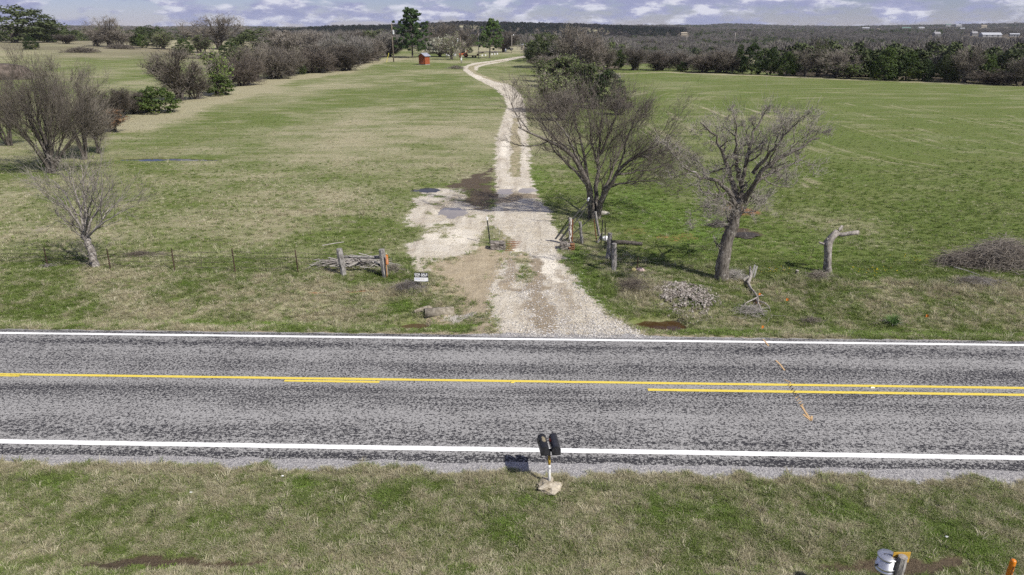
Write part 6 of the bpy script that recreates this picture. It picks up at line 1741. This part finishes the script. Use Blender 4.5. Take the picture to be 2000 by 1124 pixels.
sticks('brush_pile', 'dead weed clump between the brace and the sale sign', on(800, 566), 380, .8, .55, .42, .6, .006, TWIG_PALE, 78)
# earth mound at the far left
b = on(2, 154)
k_me = lump('earth_mound', 'dark earth mound at the left edge of the pasture', 'mound', b, (12, 8, 4.6), worn('dark_earth', (0.055, 0.042, 0.034), (0.15, 0.12, 0.10), .8, bump=.6, bdist=.3), 21, None, 4)
sticks('brush_pile', 'tangle of brush at the right foot of the earth mound', on(35, 155), 260, 4.5, 2.0, 1.6, 3.0, .05, TWIG_GREY, 79)
for (u, v, lab, sd) in [(160, 103, 'low brush heap on the left pasture, farther left', 81), (235, 96, 'low brush heap below the thin skyline tree', 82), (405, 116, 'low brush heap left of the round cedar bush', 83)]:
    sticks('brush_pile', lab, on(u, v), 200, 6, 3, 1.6, 4.5, .07, TWIG_GREY, sd)
sticks('brush_pile', 'grey branch heap at the field corner by the drive hedge', on(1186, 152), 220, 3.0, 1.6, 1.4, 3, .045, TWIG_PALE, 84)
sticks('brush_pile', 'grey branch heap right of the red well house', on(891, 135), 160, 2.6, 1.4, .9, 2.4, .03, TWIG_GREY, 85)

# ------------------------------------------------------------------ pin flags, flowers, litter
for (u, v, lab) in [(1486, 649, 'orange pin flag at the road edge'), (1480.5, 584, 'orange pin flag on the broken branch'), (1534, 594, 'orange pin flag right of the broken branch'), (1806, 626, 'orange pin flag farthest right on the verge')]:
    b = on(u, v); t = thing('pin_flag', lab, 'flag', b, random.Random(u).uniform(-.4, .4), 'orange survey pin flags'); t.scale = (.72, .72, .85)
    MB().tube([(0, 0, -.05), (0, 0, .32)], .003, 4).build('wire', M_STEEL, t)
    me = bpy.data.meshes.new('flag'); me.from_pydata([(0, 0, .18), (.14, .02, .17), (.15, -.01, .30), (0, 0, .32), (.07, .025, .175), (.07, .02, .315)], [], [(0, 4, 5, 3), (4, 1, 2, 5)]); me.materials.append(M_ORANGE)
    link('flag', me, t)
k = NT('yellow_petal'); M_PETAL = k.fin((0.72, 0.55, 0.03), .6)
PET = [tuft(90, 7, .05, .05, .02, .7, M_PETAL, 'flower')]
n = 60
fx, fy = spot(1695, 530)
x = fx + rng.randn(n) * .8; y = fy + rng.randn(n) * .45
x[:20] = spot(1515, 530)[0] + rng.randn(20) * .5; x[20:34] = spot(1780, 508)[0] + rng.randn(14) * .4; y[20:34] = spot(1780, 508)[1] + rng.randn(14) * .3
scatter('wildflowers', np.stack([x, y, terrain(x, y) + .08], 1), rng.rand(n) * 6.28, .3 + .35 * rng.rand(n), np.zeros(n, int), rng.rand(n), PET, 'small yellow wildflowers on the right verge')
b = on(1744, 634); t = thing('grass_clump', 'deep green grass clump on the right verge', 'plant', b)
link('leaf_clump', tuft(91, 120, .42, .16, .010, .8, (lambda k: k.fin(k.mix(k.noise(k.coord(), 9, 3, .6), (.045, .10, .02), (.11, .20, .05)), .7))(NT('deep_green_blade')), 'leaf_clump'), t); link('dead_thatch', tuft(92, 50, .2, .18, .007, 1.4, TWIG_PALE, 'dead_thatch'), t)
for i, (u, v, w, lab) in enumerate([(374, 964, .07, 'white scrap of litter in the near grass'), (552, 932, .05, 'white scrap of litter near the pavement edge'), (1848, 1051, .06, 'pale scrap of litter in the near right grass'), (1625, 862, .10, 'pale scrap lying on the near lane')]):
    lump('litter', lab, 'litter', on(u, v) + Vector((0, 0, .05 if v < 900 else .03)), (w * 1.6, w, w * .6), M_BAG, 30 + i, None, 1)
M_REFL = plain('yellow_reflector', (0.62, 0.50, 0.08), .3, 0, .5, .1)
for u, v, lab in [(1001, 750.5, 'yellow road reflector straight ahead on the centre line'), (1702, 760.5, 'yellow road reflector between the double lines')]:
    t_, s_ = ts(u, v); x, y = road_xy(t_, s_)
    o = MB().box((0, 0, .012), (.13, .11, .024), None, .6).build('road_reflector', M_REFL); o.location = (x, y, float(road_z(np.array(s_))) + .012); tag(o, lab, 'reflector', 'road reflectors')

# ------------------------------------------------------------------ mailboxes
M_MBLACK = worn('black_mailbox_paint', (0.010, 0.010, 0.013), (0.030, 0.030, 0.036), 8, rough=.45, bump=.1, spec=.4)
k = NT('black_mailbox_worn_to_tan')
vm = k.n('ShaderNodeVectorMath', operation='DISTANCE'); k.set(vm.inputs[0], k.mapping(k.coord(), (1.5, .62, .8))); vm.inputs[1].default_value = (.02, .03, .19)
wf = k.math('ADD', vm.outputs['Value'], k.math('MULTIPLY', k.math('SUBTRACT', k.noise(k.coord(), 14, 5, .65), .5), .09))
M_MWORN = k.fin(k.mix(k.ramp(wf, .055, .095), (0.23, 0.195, 0.125), (0.014, 0.014, 0.017)), .5, .35)
M_CHIP = worn('chipped_white_over_yellow', (0.62, 0.62, 0.60), (0.20, 0.20, 0.21), 9, (1, 1, .5), lo=.5, hi=.6); M_YPOST = worn('yellow_post_paint', (0.55, 0.36, 0.05), (0.30, 0.20, 0.06), 9, (1, 1, .5), lo=.5, hi=.62)
M_RED = plain('red_flag_paint', (0.45, 0.05, 0.025), .5)
b = on(1073, 947)
t = thing('mailbox_stand', 'two black mailboxes on one post set in a concrete lump by the near lane', 'mailbox', b, .06)
hz = 1.02
MB().tube([(0, 0, -.05), (-.012, .01, .62)], .034, 14).build('post', M_CHIP, t, True); MB().tube([(-.012, .01, .62), (-.02, .015, .90)], .0335, 14).build('upper_post', M_YPOST, t, True)
MB().tube([(-.02, .015, .90), (-.02, .02, hz)], .033, 12).build('post_head', M_MBLACK, t)
MB().box((-.03, .06, hz - .01), (.46, .10, .04)).build('cross_plate', M_MBLACK, t, bevel=.005)
def arch(w, h, flat_side, n=9, facet=False):
    pts = [(-w / 2, 0), (w / 2, 0), (w / 2, flat_side)]
    if facet: pts += [(w * .33, h * .88), (w * .16, h), (-w * .16, h), (-w * .33, h * .88), (-w / 2, flat_side)]
    else: pts += [(math.cos(a) * w / 2, flat_side + math.sin(a) * (h - flat_side)) for a in [math.pi * i / n for i in range(1, n)]] + [(-w / 2, flat_side)]
    return pts
def box_of(x, rot, facet, mat, flag):
    w, h, L = .215, .255, .57
    bx = MB().prism(arch(w, h, .14 if not facet else .17, 10, facet), -L / 2, L / 2, 'y').build('mailbox', mat, t, False, .006)
    bx.location = (x, .10, hz + .012); bx.rotation_euler = (0, 0, rot)
    MB().prism(arch(w * 1.05, h * 1.03, .14 if not facet else .17, 10, facet), L / 2 + .001, L / 2 + .02, 'y').build('door', M_MBLACK, bx, False, .003)
    MB().prism(arch(w * 1.04, h * 1.02, .14 if not facet else .17, 10, facet), -L / 2 - .018, -L / 2 - .001, 'y').build('back_panel', M_MBLACK, bx, False, .003)
    MB().box((-w / 2 - .006, .10, .15), (.006, .04, .16)).build('flag', M_RED if flag else M_MBLACK, bx)
    return bx
box_of(-.165, .05, False, M_MWORN, False); box_of(.125, .03, True, M_MBLACK, True)
ft = bmesh.new(); bmesh.ops.create_icosphere(ft, subdivisions=3, radius=.5)
for v in ft.verts:
    q = fbm(np.array([v.co.x * 3.1 + 4]), np.array([v.co.y * 3.1 + v.co.z * 2.5]), 3)[0]
    q2 = fbm(np.array([v.co.x * 6 + 1]), np.array([v.co.y * 6 + v.co.z * 5]), 3, .6, 5)[0]; w = (.1 + .6 * q + .7 * q2) * .85
    v.co = Vector((v.co.x * w * .92 - .05, v.co.y * w * 1.0 - .07, max(v.co.z, -.3) * w * .42 + .02))
me = bpy.data.meshes.new('concrete_footing'); ft.to_mesh(me); ft.free(); me.materials.append(worn('lumpy_concrete', (0.22, 0.185, 0.13), (0.47, 0.42, 0.33), 6, bump=.7, bdist=.04)); link('concrete_footing', me, t)

# ------------------------------------------------------------------ repeater can, post with sign, orange marker at the near right
b = on(1733, 1090); dz = 1.25
pc = above(1733, 1086, 10.75)
base = Vector((pc.x + .02, pc.y + .02, T(pc.x, pc.y)))
hc = pc.z - base.z
t = thing('repeater_can', 'round aluminium canister with a lid handle beside the cut wooden post', 'canister', base)
M_ALU = worn('brushed_aluminium', (0.50, 0.51, 0.53), (0.62, 0.63, 0.65), 20, (1, 1, .1), .35, .05, .85, .5)
MB().lathe([(.05, -.1), (.05, hc - .34)], 12).build('pedestal', M_DARKSTEEL, t, True)
MB().lathe([(.06, hc - .35), (.185, hc - .35), (.185, hc - .31), (.165, hc - .30), (.165, hc - .265), (.19, hc - .262), (.19, hc - .225), (.168, hc - .22), (.168, hc - .035)], 40).build('drum', M_ALU, t, True)
lid = MB().lathe([(.168, hc - .034), (.186, hc - .034), (.187, hc - .012), (.178, hc + .002), (.02, hc + .008)], 40).build('lid', M_ALU, t, True)
MB().tube([(-.07, .02, hc + .006), (-.05, .016, hc + .03), (.05, -.012, hc + .03), (.075, -.02, hc + .006)], .007, 6).build('lid_handle', M_DARKSTEEL, lid)
MB().tube([(-.17, -.02, hc - .2), (-.21, -.02, hc - .22), (-.21, -.02, hc - .26)], .012, 6).build('latch', M_DARKSTEEL, t)
pp = above(1764, 1088, 10.62)
base = Vector((pp.x, pp.y, T(pp.x, pp.y)))
hp = pp.z - base.z
t = thing('marker_post', 'cut grey wooden post with a yellow plate beside the aluminium canister', 'post', base)
old_post(t, (0, 0, 0), hp, .088, BARK_GREY, (.0, 0), 31)
MB().tube([(0, 0, hp + .001), (0, 0, hp + .006)], .082, 9, True, .1).build('sawn_top', worn('sawn_end_grain', (.16, .14, .12), (.36, .33, .29), 14), t)
MB().box((.03, .10, hp - .10), (.34, .012, .25)).build('plate', plain('ochre_plate', (0.50, 0.30, 0.05), .5, 0, .4, .1), t)
pm = above(1980, 1093, 10.75)
base = Vector((pm.x, pm.y, T(pm.x, pm.y)))
hm = pm.z - base.z
t = thing('cable_marker', 'glossy orange round topped marker post at the near right corner', 'marker', base)
M_OGLOSS = plain('glossy_orange_plastic', (0.60, 0.185, 0.012), .22, 0, .5, .08, 3, .03)
MB().lathe([(.052, -.1), (.055, hm - .06), (.0545, hm - .045), (.05, hm - .025), (.04, hm - .01), (.022, hm - .001), (.004, hm + .002)], 24).build('tube', M_OGLOSS, t, True)
M_INK = plain('black_ink', (0.015, 0.012, 0.010), .5, 0, .3, .1)
rg = random.Random(5)
for row, az0 in ((0, -1.75), (1, -1.35)):
    z = hm - .13
    for i in range(9):
        l = rg.uniform(.018, .04)
        if row == 1 and i in (2, 5): z -= l + .012; continue
        MB().box((math.cos(az0) * .0555, math.sin(az0) * .0555, z - l / 2), (.002, .024 * rg.uniform(.5, 1), l), Matrix.Rotation(az0, 3, 'Z')).build('lettering', M_INK, t)
        z -= l + .012

# ------------------------------------------------------------------ the air between here and the far ridges
k = NT('thin_blue_haze')
vol = k.n('ShaderNodeVolumePrincipled')
vol.inputs['Color'].default_value = (0.80, 0.86, 1.0, 1)
vol.inputs['Density'].default_value = 0.00006
vol.inputs['Anisotropy'].default_value = 0.2
k.t.links.new(vol.outputs['Volume'], k.out.inputs['Volume'])
k.t.nodes.remove(k.b)
hz_ = MB().box((0, 2400, 21), (11000, 5800, 84)).build('haze', k.m)
tag(hz_, kind='stuff')
